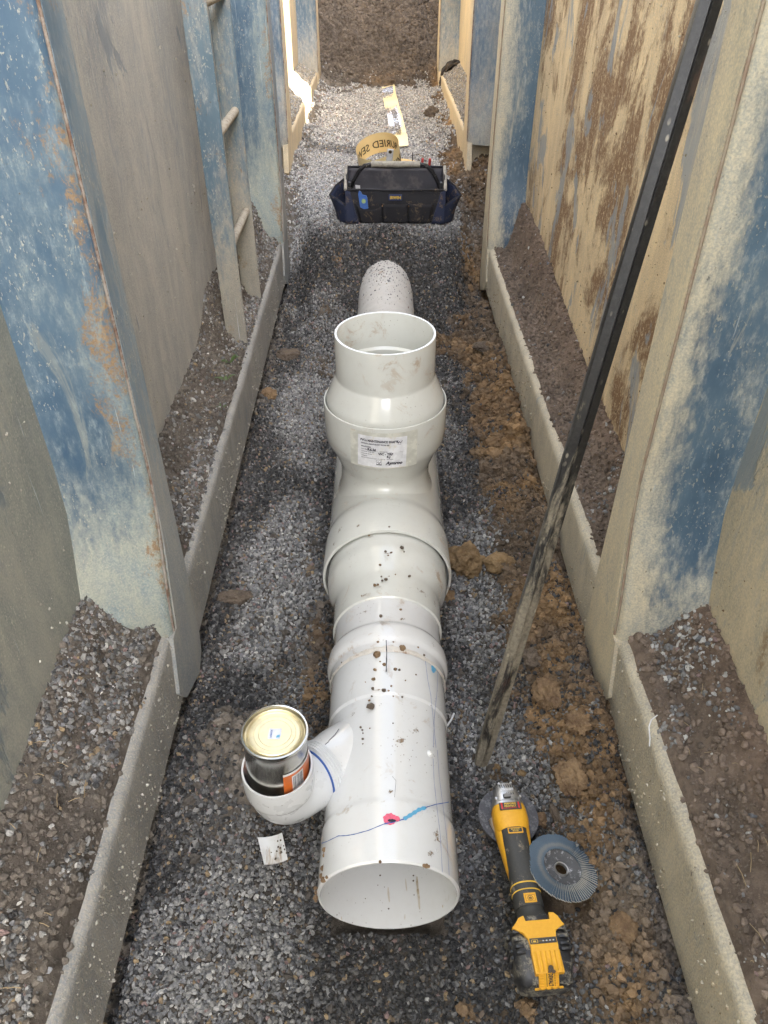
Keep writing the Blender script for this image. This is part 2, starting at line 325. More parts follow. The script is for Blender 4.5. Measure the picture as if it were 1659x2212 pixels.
# ------------------------------------------------------------------ GN scatter of crushed stone (a stuff object)
def scatter(name, P, rot, scl, col, mat, sub=2, rough=.5, nvar=7, freq=1.1, label=None, parent=None, flat=True, cat=None):
    me = bpy.data.meshes.new(name); n = len(P)
    me.vertices.add(n); me.vertices.foreach_set('co', np.asarray(P, np.float32).ravel())
    for nm, arr in (('rot', rot), ('scl', scl)):
        a = me.attributes.new(nm, 'FLOAT_VECTOR', 'POINT'); a.data.foreach_set('vector', np.asarray(arr, np.float32).ravel())
    a = me.attributes.new('col', 'FLOAT_COLOR', 'POINT')
    a.data.foreach_set('color', np.concatenate([np.asarray(col, np.float32), np.ones((n, 1), np.float32)], 1).ravel())
    me.materials.append(mat)
    o = bpy.data.objects.new(name, me); COL.objects.link(o)
    ng = bpy.data.node_groups.new(name, 'GeometryNodeTree')
    ng.interface.new_socket('Geometry', in_out='INPUT', socket_type='NodeSocketGeometry'); ng.interface.new_socket('Geometry', in_out='OUTPUT', socket_type='NodeSocketGeometry')
    N = ng.nodes.new; L = ng.links.new
    gi = N('NodeGroupInput'); go = N('NodeGroupOutput'); g2i = N('GeometryNodeGeometryToInstance')
    for k in range(nvar):
        ic = N('GeometryNodeMeshIcoSphere'); ic.inputs['Subdivisions'].default_value = sub; ic.inputs['Radius'].default_value = 1.0
        pos = N('GeometryNodeInputPosition'); ad = N('ShaderNodeVectorMath'); ad.operation = 'ADD'; ad.inputs[1].default_value = (k * 7.3, k * 3.1, k * 5.7)
        L(pos.outputs[0], ad.inputs[0])
        no = N('ShaderNodeTexNoise'); no.inputs['Scale'].default_value = freq; no.inputs['Detail'].default_value = 1.5; L(ad.outputs[0], no.inputs['Vector'])
        mr = N('ShaderNodeMapRange'); mr.inputs[1].default_value = .25; mr.inputs[2].default_value = .75; mr.inputs[3].default_value = 1 - rough; mr.inputs[4].default_value = 1 + rough
        L(no.outputs['Fac'], mr.inputs[0])
        sc = N('ShaderNodeVectorMath'); sc.operation = 'SCALE'; L(pos.outputs[0], sc.inputs[0]); L(mr.outputs[0], sc.inputs['Scale'])
        sp = N('GeometryNodeSetPosition'); L(ic.outputs['Mesh'], sp.inputs['Geometry']); L(sc.outputs[0], sp.inputs['Position'])
        sm = N('GeometryNodeSetShadeSmooth'); sm.inputs['Shade Smooth'].default_value = not flat; L(sp.outputs[0], sm.inputs[0])
        mt = N('GeometryNodeSetMaterial'); mt.inputs['Material'].default_value = mat; L(sm.outputs[0], mt.inputs['Geometry'])
        L(mt.outputs[0], g2i.inputs[0])
    iop = N('GeometryNodeInstanceOnPoints'); L(gi.outputs[0], iop.inputs['Points']); L(g2i.outputs[0], iop.inputs['Instance']); iop.inputs['Pick Instance'].default_value = True
    ri = N('FunctionNodeRandomValue'); ri.data_type = 'INT'; ri.inputs[4].default_value = 0; ri.inputs[5].default_value = nvar - 1
    L(ri.outputs[2], iop.inputs['Instance Index'])
    for nm, s_ in (('rot', 'Rotation'), ('scl', 'Scale')):
        na = N('GeometryNodeInputNamedAttribute'); na.data_type = 'FLOAT_VECTOR'; na.inputs['Name'].default_value = nm; L(na.outputs[0], iop.inputs[s_])
    L(iop.outputs[0], go.inputs[0])
    md = o.modifiers.new('scatter', 'NODES'); md.node_group = ng
    if parent: o.parent = parent
    tag(o, label, cat, kind='stuff'); return o
def rrot(n, flat=0.6):
    r = RNG.uniform(-PI, PI, (n, 3)); r[:, 0] *= flat; r[:, 1] *= flat; return r
def rscl(n, lo, hi, pw=2.0, fl=.62):
    s = lo + (hi - lo) * RNG.random(n)**pw
    return np.stack([s * RNG.uniform(.8, 1.25, n), s * RNG.uniform(.65, 1.0, n), s * RNG.uniform(fl * .7, fl * 1.3, n)], 1)

# ------------------------------------------------------------------ the trench floor
def clay(x, y):          # 1 where brown clay shows
    e = .335 + .075 * (fbm(y * 2.2, y * 0 + 3, 31, 3) - .5) * 2
    e = np.where(y > 3.2, e + .06, e)
    c = sstep(e - .05, e + .05, x + .09 * (fbm(x * 14, y * 14, 5) - .5))
    l = sstep(.42, .50, -x + .08 * (fbm(x * 10, y * 10, 8) - .5))
    spot = sstep(.70, .76, fbm(x * 4.5, y * 4.5, 77, 4)) * .8
    sp2 = sstep(.15, .05, np.hypot((x + .30), (y - .93) * .8) + .06 * (fbm(x * 12, y * 12, 3) - .5))
    sp3 = sstep(.10, .02, np.abs(x + .17) + .05 * fbm(x * 9, y * 9, 4)) * sstep(.80, .95, y) * sstep(1.6, 1.35, y)
    m = sstep(7.35, 7.6, y + .35 * np.abs(x) * 0 + .5 * (fbm(x * 3, y * 3, 9) - .5) - .35 * x * 0)
    return np.clip(np.maximum.reduce([c, l * .9, spot, sp2, sp3, m]), 0, 1)
KEEP = [(.322, .680, .066), (.250, .83, .062), (.268, .56, .058)]      # ground trodden flat where the tools lie
def height(x, y, fine=True):
    x = np.asarray(x, float); y = np.asarray(y, float)
    z = .275 * sstep(2.9, 3.78, y - .78 * sstep(.30, .50, np.abs(x))) + .06 * sstep(4.5, 7.2, y)
    z = z + .030 * (fbm(x * 3.5, y * 3.5, 1, 3) - .5) + .016 * (fbm(x * 11, y * 11, 14, 3) - .5) * sstep(.13, .2, np.abs(x))
    c = clay(x, y)
    z = z + sstep(.28, .56, x) * (.10 + .06 * fbm(y * 3, x * 3, 21, 3)) * sstep(3.9, 2.7, y)
    z = z + sstep(.38, .62, x) * .10 * sstep(4.1, 4.8, y)
    z = z + sstep(.40, .56, -x) * .05
    z = z + .075 * sstep(.19, .02, np.hypot((x + .33), (y - .93) * .75)) * (.6 + .8 * fbm(x * 12, y * 12, 71, 3))
    z = z + c * (.085 * (fbm(x * 9, y * 9, 2, 5) - .42) + .034 * (fbm(x * 30, y * 30, 12, 4) - .5)) * sstep(.2, .3, np.abs(x)) + c * .02 * (fbm(x * 9, y * 9, 2, 5) - .42) 
    z = z + 1.55 * np.clip((y - 7.45 + .25 * (fbm(x * 2, y * 2, 15, 3) - .5)) / 2.9, 0, 1.0)
    z = z + sstep(-.2, -2.2, y) * 1.2 + 0
    pz = sstep(.105, .085, np.abs(x - .008)) * sstep(3.15, 2.85, y) * sstep(.619, .626, y); z = z - .034 * sstep(.30, .12, np.hypot(x - .008, (y - .60) * .8)) - .09 * sstep(.452, .50, x) * sstep(3.9, 3.6, y) - .09 * sstep(.425, .47, -x - .012 * y) * sstep(3.9, 3.6, y); z = z * (1 - pz) + np.minimum(z, -.05) * pz
    for gx_, gy_, gr_ in KEEP: z = z * (1 - sstep(gr_ + .02, gr_ - .01, np.hypot(x - gx_, y - gy_))) + np.minimum(z, .012) * sstep(gr_ + .02, gr_ - .01, np.hypot(x - gx_, y - gy_))
    z = z + .065 * sstep(.17, .02, np.abs(x - .008)) * sstep(3.30, 3.60, y) * sstep(3.77, 3.62, y) * (.5 + fbm(x * 14, y * 9, 55, 3)) - .02 * sstep(.10, .05, np.abs(np.abs(x - .008) - .19)) * sstep(3.2, 2.9, y) * sstep(.5, .7, y)
    if fine: z = z + .004 * (fbm(x * 60, y * 60, 40, 2) - .5)
    return z
def soilcol(x, y):
    c = clay(x, y); n = fbm(x * 6, y * 6, 60, 4)[:, None]; n2 = fbm(x * 2.2, y * 2.2, 61, 3)[:, None]
    grit = np.array([.045, .040, .036]) * (1 - n) + np.array([.11, .095, .08]) * n
    n5 = fbm(x * 25, y * 25, 66, 3)[:, None]; cl = np.array([.085, .054, .032]) * (1 - n) + np.array([.30, .185, .085]) * n; cl = cl * (.55 + .8 * n5); n6 = sstep(.42, .6, fbm(x * 5 + 3, y * 5, 69, 4))[:, None]; cl = cl * (1 - .7 * n6) + np.array([.085, .068, .054]) * .7 * n6
    cg = np.array([.17, .145, .12])
    cl = cl * (1 - .7 * sstep(.56, .70, n2)) + cg * .7 * sstep(.56, .70, n2)
    left = sstep(-.2, -.3, x)[:, None]; cl = cl * (1 - left) + (np.array([.12, .10, .082]) * (1 - n) + np.array([.19, .17, .145]) * n) * left
    md = sstep(7.3, 7.7, y)[:, None]; dk = np.array([.075, .060, .048]) * (1 - n) + np.array([.15, .12, .095]) * n
    cl = cl * (1 - md) + dk * md
    c = c[:, None]; return grit * (1 - c) + cl * c
xs = np.concatenate([np.linspace(-.86, -.56, 10)[:-1], np.arange(-.56, .58, .0085), np.linspace(.58, .86, 10)])
ys = np.concatenate([np.linspace(-3, .25, 40)[:-1], np.arange(.25, 2.6, .0085), np.arange(2.6, 7.3, .02), np.arange(7.3, 11.0, .025)])
X, Y = np.meshgrid(xs, ys); fx, fy = X.ravel(), Y.ravel(); fz = height(fx, fy)
nx, ny = len(xs), len(ys)
idx = np.arange(nx * ny).reshape(ny, nx)
quads = np.stack([idx[:-1, :-1], idx[:-1, 1:], idx[1:, 1:], idx[1:, :-1]], -1).reshape(-1, 4)
def grid_mesh(name, P, quads, mat, colarr=None, parent=None):
    me = bpy.data.meshes.new(name); me.vertices.add(len(P)); me.vertices.foreach_set('co', np.asarray(P, np.float32).ravel())
    me.loops.add(quads.size); me.loops.foreach_set('vertex_index', quads.astype(np.int32).ravel())
    me.polygons.add(len(quads)); me.polygons.foreach_set('loop_start', np.arange(0, quads.size, 4, dtype=np.int32)); me.polygons.foreach_set('loop_total', np.full(len(quads), 4, np.int32))
    me.update(calc_edges=True); me.validate(); me.materials.append(mat)
    me.polygons.foreach_set('use_smooth', [True] * len(quads))
    if colarr is not None:
        a = me.attributes.new('col', 'FLOAT_COLOR', 'POINT'); a.data.foreach_set('color', np.concatenate([colarr, np.ones((len(P), 1))], 1).astype(np.float32).ravel())
    o = bpy.data.objects.new(name, me); COL.objects.link(o)
    if parent: o.parent = parent
    return o
tf = grid_mesh('trench_floor', np.stack([fx, fy, fz], 1), quads, M['floor'], soilcol(fx, fy)); tag(tf, kind='structure')
tag(tf, 'dirt floor of the trench under the gravel, rising to a brown mound at the far end')

# earth sides of the trench + ground round it
M['earth'] = soil_mat('cut_earth')
M['topsoil'] = soil_mat('site_ground', (.16, .13, .10), (.24, .2, .16), (.3, .27, .22), .01, .3)
def earth_side(name, prof, y0, y1, lab):
    yy = np.arange(y0, y1 + .001, .1); vs = []; fs = []; m = len(prof)
    pr = []
    for (a, b), (c_, d_) in zip(prof[:-1], prof[1:]):
        for k in range(10): pr.append((a + (c_ - a) * k / 10, b + (d_ - b) * k / 10))
    pr.append(prof[-1]); m = len(pr)
    for y in yy:
        for (a, b) in pr: vs.append((a + .05 * (mnoise.noise(Vector((b * 3, y * 2, a)))) + .02 * mnoise.noise(Vector((b * 12, y * 12, a))), y, b))
    for i in range(len(yy) - 1):
        for k in range(m - 1): fs.append((i * m + k, i * m + k + 1, (i + 1) * m + k + 1, (i + 1) * m + k))
    o = mesh_obj(name, vs, fs, M['earth'], None, True, 80); tag(o, lab, kind='structure'); return o
earth_side('earth_wall', [(.84, -.15), (.85, 1.5), (.86, 1.95), (.95, 2.20), (1.3, 2.24), (1.7, 1.85)], -3.2, 11, 'cut clay bank behind the right hand steel walls, topped by an added unseen sun-blocking ridge')  # top ridge is added out of view to trim the sun on the floor
earth_side('earth_wall', [(-.84, -.15), (-.86, 1.5), (-1.1, 1.92)], -3.2, 11, 'cut clay bank behind the left hand steel walls')
gv = []; gf = []
gx = [-80, -20, -5, -1.06, .85, 5, 20, 80]; gy = [-80, -20, -3.1, 10.9, 20, 80]
for y in gy:
    for x in gx: gv.append((x, y, 1.9))
for j in range(len(gy) - 1):
    for i in range(len(gx) - 1):
        if gx[i] == -1.06 and gy[j] == -3.1: continue
        n0 = j * len(gx) + i; gf.append((n0, n0 + 1, n0 + 1 + len(gx), n0 + len(gx)))
tag(mesh_obj('ground', gv, gf, M['topsoil']), 'bare site ground around the top of the trench', kind='structure')
# back end of the trench behind the photographer
bv, bf = prism([(-3.25, -.2), (-3.0, -.2), (-2.9, 1.92), (-3.25, 1.92)], -1.1, 1.1, 'x')
tag(MB().add(bv, bf).build('earth_wall', M['earth']), 'cut clay bank closing the near end of the trench behind the photographer', kind='structure')

# ------------------------------------------------------------------ gravel
def lightness(x, y):  # pale and dark stone patches, with contact shade along rails put into the tone
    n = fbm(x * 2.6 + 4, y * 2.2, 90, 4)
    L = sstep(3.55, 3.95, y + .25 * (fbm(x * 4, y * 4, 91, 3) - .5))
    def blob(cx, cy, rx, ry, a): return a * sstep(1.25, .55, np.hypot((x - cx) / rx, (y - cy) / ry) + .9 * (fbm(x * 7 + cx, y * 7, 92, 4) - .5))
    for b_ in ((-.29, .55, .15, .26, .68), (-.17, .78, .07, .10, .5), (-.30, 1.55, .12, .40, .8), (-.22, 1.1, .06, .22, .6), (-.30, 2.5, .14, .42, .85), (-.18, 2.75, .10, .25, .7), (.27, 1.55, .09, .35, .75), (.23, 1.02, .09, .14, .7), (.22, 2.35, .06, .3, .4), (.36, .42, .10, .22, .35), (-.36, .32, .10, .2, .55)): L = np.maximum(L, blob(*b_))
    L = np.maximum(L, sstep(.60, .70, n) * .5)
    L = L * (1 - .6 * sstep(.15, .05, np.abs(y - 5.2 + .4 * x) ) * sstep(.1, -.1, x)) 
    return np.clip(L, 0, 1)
def stone_cols(n, L, brownp=.05):
    t = RNG.random(n)[:, None]; v = RNG.uniform(.65, 1.35, n)[:, None]
    dk = np.array([.018, .019, .022]) * (1 - t) + np.array([.070, .068, .067]) * t
    lt = np.array([.19, .195, .21]) * (1 - t) + np.array([.50, .49, .46]) * t
    mixf = np.clip(L[:, None] * .8 + RNG.normal(0, .22, n)[:, None], 0, 1)
    c = (dk * (1 - mixf) + lt * mixf) * v
    b = RNG.random(n) < brownp; k = b.sum()
    tb = RNG.random(k)[:, None]; c[b] = np.array([.13, .10, .08]) * (1 - tb) + np.array([.32, .24, .14]) * tb
    b = RNG.random(n) < .02; c[b] = np.array([.24, .17, .16])
    return c
def gravel(name, y0, y1, x0, x1, dens, lo, hi, lab, pw=2.0):
    n = int((y1 - y0) * (x1 - x0) * dens); x = RNG.uniform(x0, x1, n); y = RNG.uniform(y0, y1, n)
    c = clay(x, y); keep = RNG.random(n) > c * (.45 + .5 * sstep(.4, .6, fbm(x * 8, y * 8, 88, 3))); x, y = x[keep], y[keep]
    # keep out of the inside of the pipes
    inside = (np.abs(x - .008) < .108) & (y > .613) & (y < 3.3)
    for gx_, gy_, gr_ in KEEP: inside |= (np.hypot(x - gx_, y - gy_) < gr_ - .012)
    x, y = x[~inside], y[~inside]; n = len(x)
    s = rscl(n, lo, hi, pw); z = height(x, y, False) + s[:, 2] * RNG.uniform(-.1, 1.25, n)
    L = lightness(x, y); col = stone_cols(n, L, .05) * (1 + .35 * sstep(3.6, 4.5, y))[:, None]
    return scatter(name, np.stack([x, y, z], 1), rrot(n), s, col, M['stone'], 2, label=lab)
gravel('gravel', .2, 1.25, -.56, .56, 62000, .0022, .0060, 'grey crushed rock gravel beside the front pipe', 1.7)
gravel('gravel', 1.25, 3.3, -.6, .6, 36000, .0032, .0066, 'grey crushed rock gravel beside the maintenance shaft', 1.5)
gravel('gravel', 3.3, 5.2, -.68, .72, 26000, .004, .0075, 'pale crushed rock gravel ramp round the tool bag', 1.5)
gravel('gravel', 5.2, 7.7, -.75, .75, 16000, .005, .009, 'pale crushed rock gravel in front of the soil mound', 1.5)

def crumbs(name, y0, y1, x0, x1, dens, lo, hi, lab, pw=4.0, fn=None, colfn=None, zf=None, parent=None, thr=.35, sub=2):
    n = int((y1 - y0) * (x1 - x0) * dens); x = RNG.uniform(x0, x1, n); y = RNG.uniform(y0, y1, n)
    if fn is None: keep = RNG.random(n) < sstep(thr, .8, clay(x, y)) + .03
    else: keep = RNG.random(n) < fn(x, y)
    x, y = x[keep], y[keep]
    inside = (np.abs(x - .008) < .118) & (y > .60) & (y < 3.3)
    for gx_, gy_, gr_ in KEEP: inside |= (np.hypot(x - gx_, y - gy_) < gr_ + .002)
    if zf is None: x, y = x[~inside], y[~inside]
    n = len(x); s = rscl(n, lo, hi, pw, .8)
    z = (height(x, y, False) if zf is None else zf(x, y)) + s[:, 2] * RNG.uniform(-.1, .7, n)
    col = (soilcol(x, y) if colfn is None else colfn(x, y)) * RNG.uniform(.7, 1.45, n)[:, None]
    return scatter(name, np.stack([x, y, z], 1), rrot(n, 1), s, col, M['crumb'], sub, .62, 9, 2.3, lab, parent, flat=True)
crumbs('soil_crumbs', .2, 2.0, .18, .60, 70000, .0012, .011, 'crumbly brown clay along the foot of the near right wall', 7)
crumbs('soil_crumbs', 2.0, 5.2, .2, .80, 24000, .002, .018, 'crumbly brown clay along the far right wall', 6)
crumbs('soil_crumbs', .2, 3.4, -.60, .18, 14000, .002, .013, 'brown soil crumbs scattered on the left side of the gravel', 5)
crumbs('soil_crumbs', 7.3, 11, -.85, .85, 12000, .006, .022, 'loose brown soil crumbs covering the far mound', 2.5)

# ------------------------------------------------------------------ trench shields
def rail_profile():
    return [(.0, .05), (.0, .13), (.0, .222), (.0025, .230), (.008, .2365), (.017, .2402), (.034, .241), (.08, .241), (.15, .241), (.15, .05), (.075, .045)]
def strip_mesh(prof, y0, y1, step, sx, amp=.0007, seed=0):
    ysr = np.arange(y0, y1 + step * .5, step); m = len(prof); vs = []; fs = []
    pp = []
    for i in range(m):
        a = prof[i]; b = prof[(i + 1) % m]; L = math.hypot(b[0] - a[0], b[1] - a[1]); k = max(1, int(L / .012))
        for q in range(k): pp.append((a[0] + (b[0] - a[0]) * q / k, a[1] + (b[1] - a[1]) * q / k))
    m = len(pp)
    for y in ysr:
        for (a, b) in pp:
            n_ = mnoise.noise(Vector((a * 30 + seed, y * 10, b * 30))) + .5 * mnoise.noise(Vector((a * 80, y * 42 + seed, b * 80)))
            n_ += 1.1 * max(0, mnoise.noise(Vector((seed, y * 5, b * 12))))
            vs.append((sx * (a - amp * n_), y, b + amp * n_ * .7))
    for i in range(len(ysr) - 1):
        for k in range(m): fs.append((i * m + k, i * m + (k + 1) % m, (i + 1) * m + (k + 1) % m, (i + 1) * m + k))
    fs.append(tuple(range(m))); fs.append(tuple((len(ysr) - 1) * m + k for k in range(m)))
    return vs, fs
def post_mesh(sx, y0, y1, zt, depth=.15, skew=.075):
    # plan outline of the post: flat inner face, rounded near corner, swept near face, plain far plate
    pl = [(-.008, y1), (-.008, y0 + .016), (-.004, y0 + .005), (.006, y0 - .001)]
    for k in range(1, 9):
        t = k / 8; pl.append((.006 + (depth - .006) * t, y0 + skew * (t**2.2) - .006 * math.sin(t * PI)))
    pl += [(depth + .01, y1)]
    return [(sx * a, b) for a, b in pl]
def shield(lab, sx, x0, ang, y0, y1, posts, mats, zb=0.0, zt=3.0, group='steel trench shield walls'):
    t = empty('trench_shield_wall', (x0, 0, 0), (0, 0, ang), lab, 'trench shield', group)
    v, f = strip_mesh([(a, b + zb) for a, b in rail_profile()], y0, y1, .010, sx, seed=x0 * 10 + y0)
    MB().add(v, f).build('bottom_rail', mats['rail'], t, True, 60)
    ends = [y0] + [q for p in posts for q in p] + [y1]
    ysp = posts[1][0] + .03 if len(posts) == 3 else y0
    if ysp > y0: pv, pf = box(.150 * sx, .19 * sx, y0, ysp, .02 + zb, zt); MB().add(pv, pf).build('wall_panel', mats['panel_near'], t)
    pv, pf = box(.150 * sx, .19 * sx, ysp, y1, .02 + zb, zt); MB().add(pv, pf).build('wall_panel', mats['panel'], t)
    for (a, b) in posts:
        po = post_mesh(sx, a, b, zt, skew=-.03); v = []; f = []; nn = len(po); lv_ = [.225 + zb, .28 + zb, .34 + zb, .40 + zb, .47 + zb, .55 + zb, .65 + zb, zt + .05]
        for zz in lv_:
            sh = -.072 * (1 - float(sstep(.22 + zb, .62 + zb, zz)))
            for (xa, ya) in po: v.append((xa, ya + sh * (b - ya) / (b - a) if ya < b else ya, zz))
        for li in range(len(lv_) - 1):
            for kk in range(nn): f.append((li * nn + kk, li * nn + (kk + 1) % nn, (li + 1) * nn + (kk + 1) % nn, (li + 1) * nn + kk))
        f += [tuple(range(nn)), tuple((len(lv_) - 1) * nn + kk for kk in range(nn))]
        p = MB().add(v, f).build('post', mats['post'], t, True, 40)
        # inner plate down to the floor, standing just proud of the rail
        pl = [(a - .075, .236 + zb), (a - .115, .10 + zb), (a - .08, .045 + zb), (b - .06, -.005 + zb), (b - .015, .02 + zb), (b, .07 + zb), (b, .236 + zb)]
        v, f = prism(pl, sx * -.0085, sx * .02, 'x'); MB().add(v, f).build('foot_plate', mats['edge'], p)
        fp = [(a - .050, .2405 + zb), (a - .030, .33 + zb), (a - .003, .45 + zb), (a + .014, .62 + zb), (a + .014, zt), (b - .002, zt), (b - .002, .2405 + zb)]
        v, f = prism(fp, sx * -.0112, sx * -.0075, 'x'); MB().add(v, f).build('face_plate', mats['edge'], p)
        v, f = tube([(sx * -.0085, a + .010 - .072 * (1 - float(sstep(.22 + zb, .62 + zb, zz))), zz) for zz in np.arange(.245 + zb, zt, .05)], .0026, 6); MB().add(v, f).build('weld_bead', mats['weld'], p)
    return t
M['weld_pale'] = simple('mud_covered_weld', (.40, .34, .25), .85, dirt=(.30, .22, .16), damt=.8, scale=60, bump=.002)
M['weld'] = simple('rusty_weld', (.17, .10, .07), .85, dirt=(.30, .27, .24), damt=.8, scale=60, bump=.002)
ml = dict(rail=M['rail_left'], panel=M['panel_left'], panel_near=M['panel_left_near_shaded'], post=M['post_left'], edge=M['edge_left'], weld=M['weld'])
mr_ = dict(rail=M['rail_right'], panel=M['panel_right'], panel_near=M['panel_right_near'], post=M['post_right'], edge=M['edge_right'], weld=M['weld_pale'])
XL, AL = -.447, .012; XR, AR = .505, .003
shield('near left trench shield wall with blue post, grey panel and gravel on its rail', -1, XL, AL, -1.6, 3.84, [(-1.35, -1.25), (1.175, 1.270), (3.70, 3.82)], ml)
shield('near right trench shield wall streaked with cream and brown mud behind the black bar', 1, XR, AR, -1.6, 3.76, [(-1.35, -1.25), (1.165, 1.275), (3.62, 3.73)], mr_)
fl = dict(rail=M['far_mud'], panel=M['far_mud'], post=M['far_blue'], edge=M['far_mud'], weld=M['weld'])
fl2 = dict(fl); fl2['post'] = M['far_blue']; mr_['post'] = M['post_right']
shield('far left trench shield wall crossed by a strip of bright sun', -1, -.525, .004, 4.60, 10.6, [(4.62, 4.78), (7.22, 7.42)], fl, zb=.245)
shield('far right trench shield wall with blue post and black rag on its rail', 1, .50, .004, 4.70, 7.62, [(4.72, 4.87), (7.35, 7.55)], fl2, zb=.235)

# soil lying on the rails
def ledge(sx, x0, ang, y0, y1, zb, name, lab, hfn, cfn, glab, gdens, gfn, lightv, depth=.15):
    xs_ = np.arange(.016, depth + .002, .007); ys_ = np.arange(y0, y1, .012 if y1 < 4 else .03)
    X, Y = np.meshgrid(xs_, ys_); a, b = X.ravel(), Y.ravel()
    ca, sa = math.cos(ang), math.sin(ang)
    def H(a, b):
        e = .2435 + zb + hfn(a, b) + .012 * (fbm(a * 20, b * 20, 6, 4) - .45) + .005 * (fbm(a * 70, b * 70, 7, 2) - .5)
        edge = sstep(.012, .028, a + .020 * (fbm(b * 6, a * 22, 33, 3) - .5)); return e * edge + (.234 + zb) * (1 - edge)
    Z = H(a, b); nx, ny = len(xs_), len(ys_); idx = np.arange(nx * ny).reshape(ny, nx)
    q = np.stack([idx[:-1, :-1], idx[:-1, 1:], idx[1:, 1:], idx[1:, :-1]], -1).reshape(-1, 4)
    def W(a, b, z): lx = sx * a; return np.stack([x0 + lx * ca - b * sa, lx * sa + b * ca, z], 1)
    o = grid_mesh(name, W(a, b, Z), q, M['floor'], cfn(a, b)); tag(o, lab, kind='structure')
    n = int((y1 - y0) * depth * gdens); a = RNG.uniform(.014, depth, n); b = RNG.uniform(y0, y1, n)
    k = RNG.random(n) < gfn(a, b) * .85; a, b = a[k], b[k]; n = len(a)
    s = rscl(n, .0018, .0072, 2.8); P = W(a, b, H(a, b) + s[:, 2] * RNG.uniform(0, .9, n))
    scatter('ledge_gravel', P, rrot(n), s, stone_cols(n, np.full(n, lightv), .05), M['stone'], 2, label=glab)
    n = int((y1 - y0) * depth * 24000); a = .016 + (depth - .016) * RNG.random(n)**.9; b = RNG.uniform(y0, y1, n)
    s = rscl(n, .001, .009, 4, .8); P = W(a, b, H(a, b) + s[:, 2] * RNG.uniform(0, .6, n))
    scatter('ledge_crumbs', P, rrot(n, 1), s, cfn(a, b) * RNG.uniform(.7, 1.5, n)[:, None], M['crumb'], 1, .45, 6, 1.6, label='soil crumbs on the ' + lab.split(' on the ')[-1])
    return H, W
def c_dark(a, b):
    n = fbm(a * 12, b * 12, 3, 4)[:, None]; return np.array([.075, .062, .052]) * (1 - n) + np.array([.15, .13, .11]) * n
def c_brown(a, b):
    n = fbm(a * 12, b * 12, 3, 4)[:, None]; t = sstep(.5, .9, a / .15)[:, None]
    c = np.array([.10, .078, .062]) * (1 - n) + np.array([.21, .16, .125]) * n; return c * (1 - .3 * t) + np.array([.2, .13, .09]) * .3 * t
def c_pale(a, b):
    n = fbm(a * 12, b * 12, 3, 4)[:, None]; return np.array([.2, .17, .13]) * (1 - n) + np.array([.36, .32, .25]) * n
HL, WL = ledge(-1, XL, AL, -.2, 1.2, 0, 'ledge_soil', 'dark soil on the near left rail', lambda a, b: .03 + .10 * sstep(.4, 1, a / .15) * (.3 + .7 * sstep(.3, 1.1, b)), c_dark, 'grey stones lying on the near left rail', 62000,
      lambda a, b: .08 + .7 * sstep(.50, .60, fbm(a * 9 + 3, b * 5, 44, 3)), .55)
HL2, WL2 = ledge(-1, XL, AL, 1.2, 3.66, 0, 'ledge_soil', 'dark soil on the left rail beside the ladder', lambda a, b: .02 + .07 * sstep(.3, 1, a / .15) + .10 * sstep(2.3, 2.6, b) * sstep(.3, .9, a / .15), c_dark, 'grey stones lying on the left rail between posts', 60000,
      lambda a, b: .12 + .7 * sstep(.44, .54, fbm(a * 9 + 3, b * 4, 45, 3)), .75)
HR, WR = ledge(1, XR, AR, -.2, 1.2, 0, 'ledge_soil', 'dark soil on the near right rail', lambda a, b: .02 + .10 * sstep(.35, 1, a / .15) * (.5 + .5 * sstep(.3, 1.1, b)), c_brown, 'pale stones lying on the near right rail', 52000,
      lambda a, b: .02 + .55 * sstep(.58, .66, fbm(a * 11 + 7, b * 7, 46, 3)), 1.0)
HR2, WR2 = ledge(1, XR, AR, 1.2, 3.58, 0, 'ledge_soil', 'reddish brown soil on the right rail behind the bar', lambda a, b: .004 + .07 * sstep(.45, 1, a / .15) + .13 * sstep(1.8, 3.5, b) * sstep(.45, .95, a / .15), c_brown, 'few pale stones on the right rail behind the bar', 52000,
      lambda a, b: .015 + .3 * sstep(.6, .68, fbm(a * 11 + 7, b * 7, 47, 3)) * sstep(2.2, 1.6, b), .9)
ledge(-1, -.525, .004, 4.78, 7.22, .245, 'ledge_soil', 'pale soil on the far left rail', lambda a, b: .01 + .05 * sstep(.3, 1, a / .15), c_pale, 'pale stones on the far left rail', 45000, lambda a, b: .9 + 0 * a, 1.0)
ledge(-1, -.525, .004, 7.42, 10.5, .245, 'ledge_soil', 'pale soil on the farthest left rail', lambda a, b: .01 + .05 * sstep(.3, 1, a / .15), c_pale, 'pale stones on the farthest left rail', 30000, lambda a, b: .9 + 0 * a, 1.0)
ledge(1, .50, .004, 4.87, 7.35, .235, 'ledge_soil', 'pale soil on the far right rail', lambda a, b: .01 + .06 * sstep(.3, 1, a / .15), c_pale, 'pale stones on the far right rail', 45000, lambda a, b: .9 + 0 * a, 1.0)

